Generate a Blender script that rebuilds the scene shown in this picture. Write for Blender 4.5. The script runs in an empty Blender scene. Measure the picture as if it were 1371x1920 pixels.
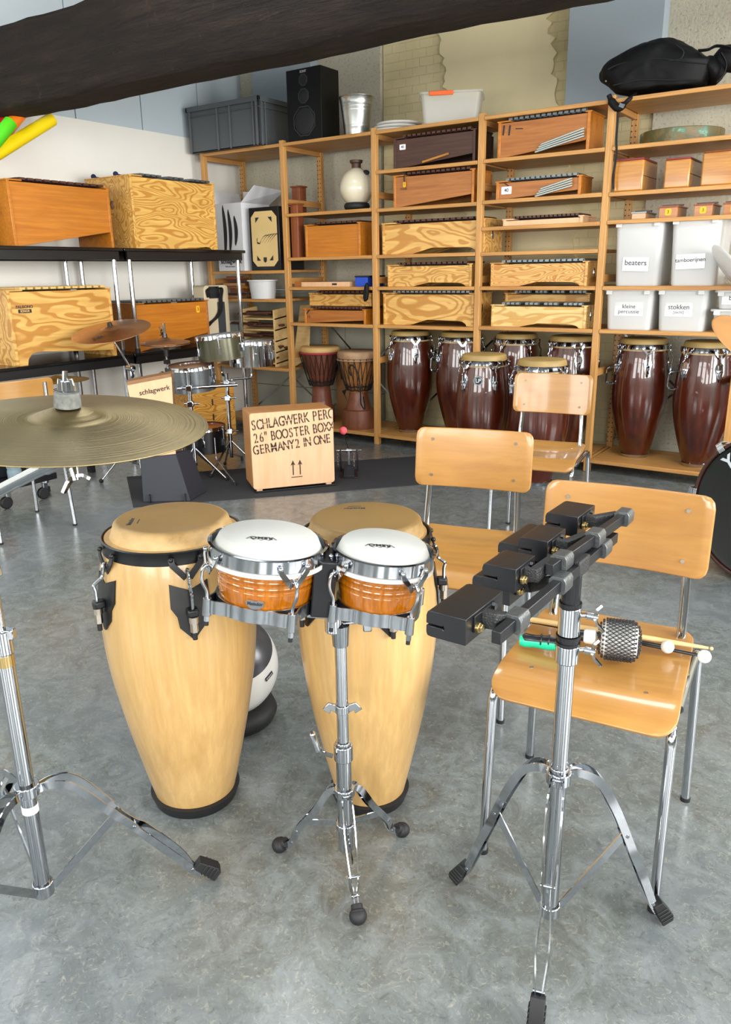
import bpy, bmesh, math, random
from mathutils import Vector, Matrix, Euler
S = bpy.context.scene
COL = S.collection
PI = math.pi
# ---------------------------------------------------------------- camera
F = 1461.13; PITCH = .298553; ROLL = -.0152192; YAW = .6034; CH = 1.28
def _axes():
    fw = Vector((-math.sin(YAW)*math.cos(PITCH), math.cos(YAW)*math.cos(PITCH), -math.sin(PITCH)))
    rt = Vector((math.cos(YAW), math.sin(YAW), 0)); up = rt.cross(fw)
    return rt*math.cos(ROLL)+up*math.sin(ROLL), -rt*math.sin(ROLL)+up*math.cos(ROLL), fw
RT, UP, FW = _axes()
cd = bpy.data.cameras.new('camera'); cam = bpy.data.objects.new('camera', cd); COL.objects.link(cam)
m = Matrix((RT, UP, -FW)).transposed().to_4x4(); m.translation = (0, 0, CH); cam.matrix_world = m
cd.sensor_fit = 'VERTICAL'; cd.sensor_height = 36; cd.lens = F*36/1920; cd.clip_start = .05; cd.clip_end = 100
S.camera = cam
# survey helpers: the point of the room seen at a pixel, on a plane of the room
CP = Vector((0, 0, CH))
def ray(x, y): return FW+RT*((x-685.5)/F)-UP*((y-960)/F)
def PZ(x, y, z=0.): d = ray(x, y); return CP+d*((z-CH)/d.z)
def PY(x, y, Y): d = ray(x, y); return CP+d*(Y/d.y)
def PX(x, y, X): d = ray(x, y); return CP+d*(X/d.x)
def PV(x, y, B): d = ray(x, y); return CP+d*(math.hypot(B[0], B[1])/math.hypot(d.x, d.y))
# ---------------------------------------------------------------- colour management
vs = S.view_settings; vs.view_transform = 'Standard'; vs.look = 'None'; vs.gamma = 1; vs.use_curve_mapping = False
vs.exposure = 0.5
S.render.film_transparent = False
# ---------------------------------------------------------------- world and daylight
w = bpy.data.worlds.new('sky'); S.world = w; w.use_nodes = True
bg = w.node_tree.nodes['Background']; bg.inputs[0].default_value = (.75, .87, 1, 1); bg.inputs[1].default_value = .5
def area(name, loc, rot, sx, sy, power, col=(1, 1, 1)):
    l = bpy.data.lights.new(name, 'AREA'); l.shape = 'RECTANGLE'; l.size = sx; l.size_y = sy; l.energy = power; l.color = col
    o = bpy.data.objects.new(name, l); o.location = loc; o.rotation_euler = rot; COL.objects.link(o); return o
RX0, RX1, RY0, RY1, RH = -5.1, 2.6, -3.2, 5.62, 3.25
WZ0, WZ1 = .85, 2.6
REARW = [(-4.3, -2.5), (-1.6, .2), (.9, 2.3)]        # windows behind the photographer
SIDEW = [(-2.2, -.4), (.4, 2.2), (3.0, 4.8)]         # windows in the right wall
SKYW_FILL = [(-1.25, -.25, 2.9, 3.7), (-3.1, -2.1, 2.3, 3.1), (-3.3, -2.3, -1.4, -.4), (-.6, .4, -1.4, -.4), (-4.7, -3.9, .9, 2.1)]  # roof windows; the last one is added to brighten left wall and tables
for a, b in REARW: area('window_daylight', ((a+b)/2, RY0-.16, (WZ0+WZ1)/2), (PI/2, 0, 0), b-a, WZ1-WZ0, 95, (1, .985, .95))
for (a, b), pw in zip(SIDEW, (140, 185, 165)): area('window_daylight', (RX1+.16, (a+b)/2, (WZ0+WZ1)/2), (PI/2, 0, PI/2), b-a, WZ1-WZ0, pw, (1, .985, .955))
for a, b, c, d in SKYW_FILL: area('roof_window_and_fill_daylight', ((a+b)/2, (c+d)/2, RH+.22), (0, 0, 0), b-a, d-c, 24 if c > 0 else 34, (.93, .97, 1))
# ---------------------------------------------------------------- materials
def srgb(h):
    if isinstance(h, str): h = tuple(int(h[i:i+2], 16) for i in (0, 2, 4))
    return tuple(((c/255)/12.92 if c/255 <= .04045 else ((c/255+.055)/1.055)**2.4) for c in h)+(1,)
MATS = {}
class NB:
    def __init__(s, name):
        s.m = bpy.data.materials.new(name); s.m.use_nodes = True; s.n = s.m.node_tree.nodes; s.l = s.m.node_tree.links
        s.b = s.n['Principled BSDF']; s.o = s.n['Material Output']
    def node(s, t, **k):
        x = s.n.new('ShaderNode'+t)
        for a, v in k.items():
            if a.startswith('_'): setattr(x, a[1:], v)
            else: x.inputs[a.replace('__', ' ')].default_value = v
        return x
    def link(s, a, b): s.l.new(a, b)
    def coords(s, scale=(1, 1, 1), rnd=True, rot=(0, 0, 0)):
        tc = s.node('TexCoord'); mp = s.node('Mapping'); mp.inputs['Scale'].default_value = scale; mp.inputs['Rotation'].default_value = rot
        if rnd:
            oi = s.node('ObjectInfo'); mu = s.node('Math', _operation='MULTIPLY'); s.link(oi.outputs['Random'], mu.inputs[0]); mu.inputs[1].default_value = 17.3
            ad = s.node('VectorMath', _operation='ADD'); s.link(tc.outputs['Object'], ad.inputs[0]); s.link(mu.outputs[0], ad.inputs[1]); s.link(ad.outputs[0], mp.inputs['Vector'])
        else: s.link(tc.outputs['Object'], mp.inputs['Vector'])
        return mp.outputs[0]
    def ramp(s, fac, stops, interp='LINEAR'):
        r = s.node('ValToRGB'); r.color_ramp.interpolation = interp; e = r.color_ramp.elements
        while len(e) < len(stops): e.new(.5)
        for i, (p, c) in enumerate(stops): e[i].position = p; e[i].color = c if not isinstance(c, str) else srgb(c)
        s.link(fac, r.inputs[0]); return r.outputs[0]
    def noise(s, vec, scale, detail=4, rough=.5, dist=0.):
        x = s.node('TexNoise', Scale=scale, Detail=detail, Roughness=rough, Distortion=dist); s.link(vec, x.inputs['Vector']); return x.outputs['Fac']
    def mix(s, f, a, b, mode='MIX'):
        x = s.node('Mix', _data_type='RGBA', _blend_type=mode)
        for i, v in ((0, f), (6, a), (7, b)):
            if hasattr(v, 'links') or hasattr(v, 'is_linked'): s.link(v, x.inputs[i])
            else: x.inputs[i].default_value = v
        return x.outputs[2]
    def bump(s, h, strength=.2, dist=.01):
        x = s.node('Bump', Strength=strength, Distance=dist); s.link(h, x.inputs['Height']); s.link(x.outputs[0], s.b.inputs['Normal']); return x
    def base(s, c):
        if hasattr(c, 'is_linked'): s.link(c, s.b.inputs['Base Color'])
        else: s.b.inputs['Base Color'].default_value = c if not isinstance(c, str) else srgb(c)
    def set(s, **k):
        for a, v in k.items(): s.b.inputs[a.replace('__', ' ')].default_value = v
        return s
def plain(name, col, rough=.5, metal=0., coat=0., noise=0., nscale=30, bump=0., **k):
    B = NB(name); B.set(Roughness=rough, Metallic=metal, Coat__Weight=coat, Coat__Roughness=.05); B.set(**k)
    if noise or bump:
        v = B.coords(); f = B.noise(v, nscale, 5)
        c = srgb(col); lo = tuple(x*(1-noise) for x in c[:3])+(1,); hi = tuple(min(1, x*(1+noise)) for x in c[:3])+(1,)
        B.base(B.ramp(f, [(.3, lo), (.7, hi)]))
        if bump: B.bump(f, bump, .005)
    else: B.base(col)
    MATS[name] = B.m; return B.m
def wood(name, lo, hi, axis=0, scale=1., rough=.45, coat=0., stretch=14, knots=False, fine=.35):
    B = NB(name); sc = [stretch*scale]*3; sc[axis] = 1.1*scale
    v = B.coords(sc); f = B.noise(v, 1.6, 6, .62, .6)
    c = B.ramp(f, [(.3, lo), (.52, hi), (.75, lo)])
    sc2 = [90*scale]*3; sc2[axis] = 3*scale
    v2 = B.coords(sc2); f2 = B.noise(v2, 1, 3, .6)
    d = tuple(x*.72 for x in srgb(lo)[:3])+(1,)
    c = B.mix(B.ramp(f2, [(.42, (fine, fine, fine, 1)), (.6, (0, 0, 0, 1))]), c, d)
    if knots:
        v3 = B.coords([5 if i != axis else 2.2 for i in range(3)]); vo = B.node('TexVoronoi', Scale=1.6); B.link(v3, vo.inputs['Vector'])
        c = B.mix(B.ramp(vo.outputs['Distance'], [(.035, (.8, .8, .8, 1)), (.07, (0, 0, 0, 1))]), c, srgb('7a4a22'))
    B.base(c); B.set(Roughness=rough, Coat__Weight=coat, Coat__Roughness=.08)
    if 'lacquer' not in name: B.bump(f2, .06, .002)
    MATS[name] = B.m; return B.m
def ply(name, lo, hi, scale=1., rough=.4, bands=7., ax=0, coat=.15):
    B = NB(name); sc = [5.5*scale]*3; sc[ax] = 1.6*scale
    v = B.coords(sc); f = B.noise(v, 1.1, 2.2, .45, .35)
    mu = B.node('Math', _operation='MULTIPLY'); B.link(f, mu.inputs[0]); mu.inputs[1].default_value = bands*2.2
    pp = B.node('Math', _operation='PINGPONG'); B.link(mu.outputs[0], pp.inputs[0]); pp.inputs[1].default_value = .5
    c = B.ramp(pp.outputs[0], [(.08, hi), (.24, hi), (.36, lo), (.5, lo)])
    v2 = B.coords([60*scale if i != ax else 4*scale for i in range(3)]); f2 = B.noise(v2, 1, 3)
    d = tuple(x*.8 for x in srgb(lo)[:3])+(1,)
    c = B.mix(B.ramp(f2, [(.4, (.35, .35, .35, 1)), (.65, (0, 0, 0, 1))]), c, d)
    B.base(c); B.set(Roughness=rough, Coat__Weight=coat, Coat__Roughness=.1)
    MATS[name] = B.m; return B.m
pineX = wood('pine_along', 'a8733a', 'c69352', 0, knots=True)
pineY = wood('pine_across', 'a4713a', 'c08c4e', 1)
pineZ = wood('pine_upright', 'b07c3e', 'ca985a', 2, knots=True)
ply1 = ply('figured_plywood', 'bd853b', 'e0b467', .8)
ply2 = ply('figured_plywood_small', 'bb843a', 'dbae62', 1.5, bands=6)
plyY = ply('figured_plywood_wall_side', 'ba7d2f', 'e3b660', 1., ax=1, bands=6)
xyo = wood('orange_veneer', 'ac6217', 'c47a22', 0, .8, .35, .3, 9)
xyoY = wood('orange_veneer_wall_side', 'a86a1e', 'be812c', 1, .8, .35, .3, 9)
xyr = wood('reddish_veneer', '985926', 'b07034', 0, .9, .4, .2)
xyd = wood('dark_brown_veneer', '3a231a', '4d3125', 0, .9, .5)
plainply = wood('pale_plywood', 'ceaa6c', 'dfc088', 0, .7, .5)
birch = wood('beech_veneer_chair', '9c6c36', 'ae7f40', 0, .7, .28, .5, 8, fine=.15)
birchbox = wood('pale_beech_board', 'd2a478', 'deb48c', 2, .6, .45, .1, 8, fine=.12)
congaw = wood('pale_ash_shell', 'b08b54', 'c09d66', 2, .9, .3, .35, 9, fine=.25)
bongow = wood('honey_oak_shell', '985205', 'aa640b', 2, 2.6, .14, .9, 9, fine=.6)
darkc = wood('dark_red_lacquer', '2c0c03', '501a07', 2, .8, .30, 1., 9)
darkc.node_tree.nodes['Principled BSDF'].inputs['Coat Roughness'].default_value = .025
boxw = wood('varnished_box_wood', 'a4661f', 'be8436', 0, 1.2, .3, .5)
djw = wood('carved_red_hardwood', '5e3020', '7f4630', 2, 1.3, .45, .15)
djw2 = wood('carved_golden_hardwood', '8a5428', 'b57c40', 2, 1.3, .45, .15)
tubew = wood('brown_post_wood', '6d361b', '8b4a27', 2, 1, .4)
chrome = plain('polished_chrome', 'bcc0c6', .07, 1.)
chrome2 = plain('brushed_steel', '9aa0a6', .24, 1., bump=.03, nscale=60)
steel = plain('galvanised_steel', 'b9bcba', .3, 1., noise=.12, nscale=18)
brass = plain('brass_bolt', 'cbb27a', .28, 1.)
black = plain('black_painted_metal', '101113', .35)
blackm = plain('matte_black_rubber', '121315', .62)
satin = plain('satin_black_plastic', '15161a', .3, bump=.02, nscale=25)
grit = plain('gritty_black_casting', '1b1c1e', .5, bump=.5, nscale=350)
felt = plain('grey_felt', '626460', .95, noise=.25, nscale=120, bump=.5)
white = plain('white_plastic', 'd6d6d2', .35)
paper = plain('label_paper', 'f1f1f3', .7)
ink = plain('printed_ink', '26262a', .7)
inkb = plain('stencil_ink', '3d2c22', .8)
whiteink = plain('white_print', 'cfd6da', .6)
greyplastic = plain('grey_crate_plastic', '55595c', .5)
spk = plain('speaker_vinyl', '09090a', .55, Specular__IOR__Level=.25)
spkring = plain('speaker_cone_ring', '2b2c2e', .4)
spkcone = plain('speaker_cone', '17181a', .7)
fabric = plain('black_nylon', '08090a', .62, noise=.2, nscale=12, bump=.35, Specular__IOR__Level=.25)
strapm = plain('black_webbing', '0a0a0c', .7)
cardboard = plain('white_carton', 'd8d9dc', .65, noise=.03, nscale=8)
brownc = plain('brown_carton', 'a5774b', .8, noise=.08, nscale=8)
yellowtag = plain('yellow_sticker', 'e8b21c', .6)
redlac = plain('dark_red_edge', '7b2230', .4)
blueb = plain('blue_plastic', '1d49b8', .4)
orangep = plain('orange_plastic', 'f0692a', .4)
greenp = plain('green_handle_plastic', '14b48c', .35)
pinkb = plain('pink_felt_ball', 'f0626c', .8)
ballw = plain('white_felt_ball', 'd8d5cc', .9, noise=.08, nscale=60)
mat = plain('black_carpet_mat', '2c2d30', .95, noise=.2, nscale=300, bump=.6)
navy = plain('dark_navy_paint', '23262f', .55)
tabletop = plain('black_laminate', '0b0b0c', .18)
darkbar = plain('dark_rosewood_bar', '4a2b22', .4, noise=.25, nscale=40)
greybar = plain('grey_metal_bar', '7d8486', .35, .75)
lightbar = plain('maple_bar', 'd6b06a', .45, noise=.1)
sparkle = plain('green_sparkle_shell', '4e4d3c', .22, .5, noise=.4, nscale=400)
sparkg = plain('grey_sparkle_shell', '6f7477', .25, .7, noise=.45, nscale=400)
skin = plain('calfskin_head', 'c39f63', .55, noise=.10, nscale=5)
skinw = plain('white_drumhead', 'bcbdb8', .5, noise=.03, nscale=9)
skinworn = plain('worn_goat_skin', '9b7b5c', .6, noise=.25, nscale=14)
rope = plain('black_rope', '171412', .8)
redcloth = plain('red_cloth_band', '9f3038', .8)
creamrope = plain('cream_rope_ring', 'b49c72', .8, noise=.3, nscale=60)
creamudu = plain('cream_fibreglass', 'd8d0b8', .22, coat=.3)
loosebar = plain('pale_metal_bar', 'a9b4ae', .4, .4)
udu = plain('white_fibreglass', 'e2e2de', .25, coat=.3)
pinkball = plain('pink_rubber', 'b65a66', .5)
tubeY = plain('yellow_tube', 'f2d510', .35); tubeG = plain('green_tube', '4fc31c', .35); tubeO = plain('orange_tube', 'f0801c', .35); tubeR = plain('red_tube', 'd9252b', .35)
screw = plain('screw_metal', 'b8b0a4', .3, 1.)
def skin_head(name, edge, mid):
    B = NB(name); tc = B.node('TexCoord'); ln = B.node('VectorMath', _operation='LENGTH'); mp = B.node('Mapping'); mp.inputs['Scale'].default_value = (1, 1, 0)
    B.link(tc.outputs['Object'], mp.inputs[0]); B.link(mp.outputs[0], ln.inputs[0])
    v = B.coords(); n1 = B.noise(v, 9, 5, .6); n2 = B.noise(v, 38, 4, .6)
    ad = B.node('Math', _operation='MULTIPLY_ADD'); B.link(n1, ad.inputs[0]); ad.inputs[1].default_value = .06; B.link(ln.outputs['Value'], ad.inputs[2])
    c = B.ramp(ad.outputs[0], [(.10, mid), (.150, mid), (.164, edge)])
    d = tuple(x*.75 for x in srgb(mid)[:3])+(1,)
    c = B.mix(B.ramp(n1, [(.42, (0, 0, 0, 1)), (.7, (.55, .55, .55, 1))]), c, d)
    B.base(c); B.set(Roughness=.5); B.bump(n2, .1, .002); return B.m
congaskin = skin_head('conga_rawhide', 'c4a26c', '80622f')
darkskin = plain('dark_rawhide', 'a08650', .5, noise=.15, nscale=9)
def cymbal_mat(name, col, rough=.32, rings=260.):
    B = NB(name); tc = B.node('TexCoord'); mp = B.node('Mapping'); mp.inputs['Scale'].default_value = (1, 1, 0)
    ln = B.node('VectorMath', _operation='LENGTH'); B.link(tc.outputs['Object'], mp.inputs[0]); B.link(mp.outputs[0], ln.inputs[0])
    cb = B.node('CombineXYZ'); B.link(ln.outputs['Value'], cb.inputs[0])
    n = B.noise(cb.outputs[0], rings, 3, .7)
    v = B.coords(); n2 = B.noise(v, 10, 5, .6)
    c = srgb(col); B.base(B.ramp(n2, [(.3, tuple(x*.82 for x in c[:3])+(1,)), (.7, tuple(min(1, x*1.12) for x in c[:3])+(1,))]))
    B.set(Metallic=1., Roughness=rough, Anisotropic=.6); B.bump(n, .5, .0014); return B.m
bronze = cymbal_mat('old_cymbal_bronze', '877752', .40, 150.)
bronze2 = cymbal_mat('brown_cymbal_bronze', 'cfa27a', .36)
def translucent(name, col, a=.55):
    B = NB(name); B.base(col); B.set(Roughness=.28, Alpha=1.)
    tr = B.node('BsdfTranslucent'); tr.inputs[0].default_value = srgb(col); mx = B.node('MixShader'); mx.inputs[0].default_value = .35
    tp = B.node('BsdfTransparent'); mx2 = B.node('MixShader'); mx2.inputs[0].default_value = 1-a
    B.link(B.b.outputs[0], mx.inputs[1]); B.link(tr.outputs[0], mx.inputs[2]); B.link(mx.outputs[0], mx2.inputs[1]); B.link(tp.outputs[0], mx2.inputs[2]); B.link(mx2.outputs[0], B.o.inputs[0])
    return B.m
milky = translucent('milky_plastic', 'e8e9e8', .9)
clearp = translucent('clear_storage_plastic', 'f0f0ea', .42)
bottlem = translucent('clear_blue_bottle', 'b9d2dc', .5)
# floor: grey marbled linoleum
def floor_mat():
    B = NB('marbled_grey_linoleum'); v = B.coords(rnd=False)
    f1 = B.noise(v, 1.3, 4, .6, .4); f2 = B.noise(v, 52, 7, .75, 1.8); f3 = B.noise(v, 34, 7, .72, 2.4); f4 = B.noise(v, 11, 7, .7, 1.2); f5 = B.noise(v, 17, 6, .75, 2.6)
    c = B.ramp(f1, [(.32, '5c5a51'), (.5, '5f6463'), (.68, '62696e')])
    c = B.mix(B.ramp(f4, [(.42, (0, 0, 0, 1)), (.62, (.75, .75, .75, 1))]), c, srgb('787e7f'))
    c = B.mix(B.ramp(f2, [(.54, (0, 0, 0, 1)), (.66, (.5, .5, .5, 1))]), c, srgb('9b998a'))
    c = B.mix(B.ramp(f5, [(.62, (0, 0, 0, 1)), (.70, (.55, .55, .55, 1))]), c, srgb('a6a392'))
    c = B.mix(B.ramp(f3, [(.55, (0, 0, 0, 1)), (.68, (.6, .6, .6, 1))]), c, srgb('47473e'))
    B.base(c); r = B.ramp(f1, [(.3, (.2, .2, .2, 1)), (.7, (.3, .3, .3, 1))]); B.link(r, B.b.inputs['Roughness'])
    B.set(Coat__Weight=.1, Coat__Roughness=.2); B.bump(f4, .05, .003); return B.m
floorm = floor_mat()
def plaster(name, col, sc=60, st=.3, var=.05, gritty=False):
    B = NB(name); v = B.coords(rnd=False); f = B.noise(v, sc, 6, .65); g = B.noise(v, 2.3, 4)
    c = srgb(col); c1 = B.ramp(g, [(.3, tuple(x*(1-var) for x in c[:3])+(1,)), (.7, tuple(min(1, x*(1+var)) for x in c[:3])+(1,))])
    if gritty: c1 = B.mix(B.ramp(f, [(.36, (.75, .75, .75, 1)), (.46, (0, 0, 0, 1))]), c1, tuple(x*.6 for x in c[:3])+(1,))
    B.base(c1); B.set(Roughness=.85); B.bump(f, st, .01); return B.m
whitewall = plaster('white_painted_wall', 'e9e7df', 40, .04, .02)
bluewall = plaster('pale_blue_grey_panel', 'bac6cd', 30, .03, .02)
bluecol = plaster('blue_grey_panel', '98a3ab', 30, .03, .02)
greywall = plaster('grey_woodchip_board', 'bfb9a5', 55, .8, .05, True)
concrete = plaster('grey_concrete_panel', 'aeae9f', 12, .3, .1)
creamwall = plaster('cream_painted_strip', 'c9c2a2', 30, .05, .04)
ceilm = plaster('white_ceiling', '8f9496', 30, .03, .02)
plastm = plaster('cream_painted_plaster', 'e2d5ac', 5, .25, .05)
def beam_mat():
    B = NB('dark_tarred_timber'); v = B.coords((1.2, 9, 9), rnd=False); f = B.noise(v, 2.2, 8, .7, .8); v2 = B.coords((3, 40, 40), rnd=False); g = B.noise(v2, 1., 6, .7, .5); v3 = B.coords(rnd=False); h = B.noise(v3, 9, 7, .75)
    c = B.ramp(f, [(.3, '120d0a'), (.5, '1f1813'), (.7, '2c221b')]); c = B.mix(B.ramp(h, [(.60, (0, 0, 0, 1)), (.72, (.5, .5, .5, 1))]), c, srgb('4a3c30'))
    B.base(c); B.set(Roughness=.85, Specular__IOR__Level=.25); m_ = B.mix(.5, f, g); m2 = B.mix(.35, m_, h); B.bump(m2, 1., .035); return B.m
beamm = beam_mat()
def brick_mat():
    B = NB('cream_painted_brick'); tc = B.node('TexCoord'); mp = B.node('Mapping', ); mp.inputs['Rotation'].default_value = (PI/2, 0, 0)
    B.link(tc.outputs['Object'], mp.inputs[0]); br = B.node('TexBrick', Scale=4.2, Mortar__Size=.015, Mortar__Smooth=.6); B.link(mp.outputs[0], br.inputs['Vector'])
    br.inputs['Color1'].default_value = (.7, .7, .7, 1); br.inputs['Color2'].default_value = (1, 1, 1, 1); br.inputs['Mortar'].default_value = (0, 0, 0, 1)
    v = B.coords(rnd=False); n = B.noise(v, 9, 6, .7); mx = B.mix(.45, br.outputs['Color'], n)
    B.base(B.ramp(B.noise(v, 2.5, 4), [(.3, 'cbbd90'), (.7, 'e0d2a6')])); B.set(Roughness=.75); B.bump(mx, .55, .02); return B.m
brickm = brick_mat()
def drummat():
    B = NB('painted_frame_drum'); v = B.coords(rnd=False); f = B.noise(v, 9, 3, .6, 1.5)
    B.base(B.ramp(f, [(.40, '4c4a2a'), (.52, '6a5730'), (.60, '47604a'), (.66, '5f9078'), (.70, 'b3a873'), (.74, '4a5632')])); B.set(Roughness=.4); return B.m
patterned = drummat()
# ---------------------------------------------------------------- geometry helpers
def T(x=0, y=0, z=0): return Matrix.Translation((x, y, z))
def RZ(a): return Matrix.Rotation(a, 4, 'Z')
def RXm(a): return Matrix.Rotation(a, 4, 'X')
def RYm(a): return Matrix.Rotation(a, 4, 'Y')
def new(): return bmesh.new()
def box(bm, c, s, R=None):
    M = T(*c) @ (R if R is not None else Matrix()) @ Matrix.Diagonal((s[0], s[1], s[2], 1))
    bmesh.ops.create_cube(bm, size=1, matrix=M)
def span(bm, a, b):    # box from its two opposite corners
    box(bm, [(p+q)/2 for p, q in zip(a, b)], [abs(q-p) for p, q in zip(a, b)])
def align(d):
    d = Vector(d).normalized(); return d.to_track_quat('Z', 'Y').to_matrix().to_4x4()
def cyl(bm, a, b, r0, r1=None, seg=20):
    a = Vector(a); b = Vector(b); d = b-a; r1 = r0 if r1 is None else r1
    bmesh.ops.create_cone(bm, cap_ends=True, segments=seg, radius1=r0, radius2=r1, depth=d.length, matrix=Matrix.Translation((a+b)/2) @ align(d))
def ball(bm, c, r, sc=(1, 1, 1), R=None, u=20, v=12):
    bmesh.ops.create_uvsphere(bm, u_segments=u, v_segments=v, radius=r, matrix=T(*c) @ (R if R is not None else Matrix()) @ Matrix.Diagonal((*sc, 1)))
def lathe(bm, prof, seg=40, M=None, close=False):
    M = M or Matrix(); rings = []
    for r, z in prof:
        if r < 1e-6: rings.append([bm.verts.new(M @ Vector((0, 0, z)))])
        else: rings.append([bm.verts.new(M @ Vector((r*math.cos(2*PI*i/seg), r*math.sin(2*PI*i/seg), z))) for i in range(seg)])
    if close: rings.append(rings[0])
    for a, b in zip(rings, rings[1:]):
        for i in range(seg):
            j = (i+1) % seg
            if len(a) == 1 and len(b) == 1: continue
            if len(a) == 1: bm.faces.new((a[0], b[j], b[i]))
            elif len(b) == 1: bm.faces.new((a[i], a[j], b[0]))
            else: bm.faces.new((a[i], a[j], b[j], b[i]))
def smooth_path(pts, n=5, closed=False):
    P = [Vector(p) for p in pts]; out = []; L = len(P)
    for i in range(L if closed else L-1):
        g = (lambda k: P[k % L]) if closed else (lambda k: P[max(0, min(L-1, k))])
        p0, p1, p2, p3 = g(i-1), g(i), g(i+1), g(i+2)
        for k in range(n):
            t = k/n
            out.append(.5*((2*p1)+(-p0+p2)*t+(2*p0-5*p1+4*p2-p3)*t*t+(-p0+3*p1-3*p2+p3)*t**3))
    if not closed: out.append(P[-1])
    return out
def fillet(pts, r, n=5):
    P = [Vector(p) for p in pts]; out = [P[0]]
    for i in range(1, len(P)-1):
        a = (P[i-1]-P[i]); b = (P[i+1]-P[i]); q = min(r, a.length*.49, b.length*.49)
        s = P[i]+a.normalized()*q; e = P[i]+b.normalized()*q
        for k in range(n+1):
            t = k/n; out.append(s*(1-t)**2+P[i]*2*t*(1-t)+e*t*t)
    out.append(P[-1]); return out
def tube(bm, pts, r, seg=10, closed=False, flat=None):
    P = [Vector(p) for p in pts]; n = len(P); rr = r if isinstance(r, (list, tuple)) else [r]*n
    tang = []
    for i in range(n):
        a = P[i-1] if (i > 0 or closed) else P[i]; b = P[(i+1) % n] if (i < n-1 or closed) else P[i]
        tang.append((b-a).normalized())
    u = tang[0].orthogonal().normalized(); rings = []
    for i in range(n):
        if i:
            q = tang[i-1].rotation_difference(tang[i]); u = (q @ u).normalized()
        v = tang[i].cross(u).normalized()
        rings.append([bm.verts.new(P[i]+(u*math.cos(2*PI*k/seg)+v*math.sin(2*PI*k/seg))*rr[i]) for k in range(seg)])
    if closed: rings.append(rings[0])
    for a, b in zip(rings, rings[1:]):
        for k in range(seg):
            j = (k+1) % seg; bm.faces.new((a[k], a[j], b[j], b[k]))
    if not closed:
        bm.faces.new(rings[0][::-1]); bm.faces.new(rings[-1])
def bar(bm, pts, side, wd, th):   # flat strip swept along pts: width wd along `side`, thickness th across
    P = [Vector(p) for p in pts]; n = len(P); rings = []
    for i in range(n):
        t = (P[min(n-1, i+1)]-P[max(0, i-1)]).normalized(); s = Vector(side); s = (s-t*s.dot(t)).normalized(); q = t.cross(s)
        W = wd[i] if isinstance(wd, list) else wd
        rings.append([bm.verts.new(P[i]+s*(a*W/2)+q*(b*th/2)) for a, b in ((1, 1), (-1, 1), (-1, -1), (1, -1))])
    for a, b in zip(rings, rings[1:]):
        for k in range(4): bm.faces.new((a[k], a[(k+1) % 4], b[(k+1) % 4], b[k]))
    bm.faces.new(rings[0][::-1]); bm.faces.new(rings[-1])
def prism(bm, poly, h, M=None):   # polygon in local XY, extruded to z = h
    M = M or Matrix(); a = [bm.verts.new(M @ Vector((x, y, 0))) for x, y in poly]; b = [bm.verts.new(M @ Vector((x, y, h))) for x, y in poly]
    bm.faces.new(a[::-1]); bm.faces.new(b); n = len(poly)
    for i in range(n): j = (i+1) % n; bm.faces.new((a[i], a[j], b[j], b[i]))
def hexa(bm, lo, hi):             # solid from four bottom and four top corners, both counter-clockwise
    a = [bm.verts.new(p) for p in lo]; b = [bm.verts.new(p) for p in hi]
    bm.faces.new(a[::-1]); bm.faces.new(b)
    for i in range(4): j = (i+1) % 4; bm.faces.new((a[i], a[j], b[j], b[i]))
def rrect(w, h, r, n=6, cx=0, cy=0):
    o = []
    for (sx, sy, a0) in ((1, 1, 0), (-1, 1, 90), (-1, -1, 180), (1, -1, 270)):
        for k in range(n+1):
            a = math.radians(a0+90*k/n); o.append((cx+sx*(w/2-r)+r*math.cos(a), cy+sy*(h/2-r)+r*math.sin(a)))
    return o
def torus(bm, c, R, r, M=None, seg=40, ms=8, sz=1.):
    prof = [(R+r*math.cos(2*PI*k/ms), r*sz*math.sin(2*PI*k/ms)) for k in range(ms)]
    lathe(bm, prof, seg, (T(*c) @ (M or Matrix())), close=True)
def part(name, bm, mat, parent=None, bevel=0., ang=35, seg=2, M=None):
    bmesh.ops.recalc_face_normals(bm, faces=bm.faces)
    me = bpy.data.meshes.new(name); bm.to_mesh(me); bm.free()
    me.materials.append(mat); me.shade_smooth(); me.set_sharp_from_angle(angle=math.radians(ang))
    o = bpy.data.objects.new(name, me); COL.objects.link(o)
    if parent is not None: o.parent = parent
    if M is not None: o.matrix_local = M
    if bevel:
        b = o.modifiers.new('bevel', 'BEVEL'); b.width = bevel; b.segments = seg; b.limit_method = 'ANGLE'; b.angle_limit = math.radians(40)
    return o
def tag(o, label, cat, group=None, kind=None):
    o['label'] = label; o['category'] = cat
    if group: o['group'] = group
    if kind: o['kind'] = kind
    return o
def thing(name, label, cat, loc=(0, 0, 0), rz=0., group=None):
    o = bpy.data.objects.new(name, None); COL.objects.link(o); o.location = loc; o.rotation_euler = (0, 0, rz); o.empty_display_size = .1
    return tag(o, label, cat, group)
def struct(name, bm, mat, **k):
    o = part(name, bm, mat, **k); o['kind'] = 'structure'; return o
def copy_tree(o, parent=None):
    c = o.copy(); COL.objects.link(c)
    if parent is not None: c.parent = parent
    for ch in list(o.children): copy_tree(ch, c)
    return c
def dup(root, loc, rz, label, group=None, scale=1.):
    c = copy_tree(root); c.location = loc; c.rotation_euler = (0, 0, rz); c.scale = (scale,)*3; c['label'] = label
    if group: c['group'] = group
    return c
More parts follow.
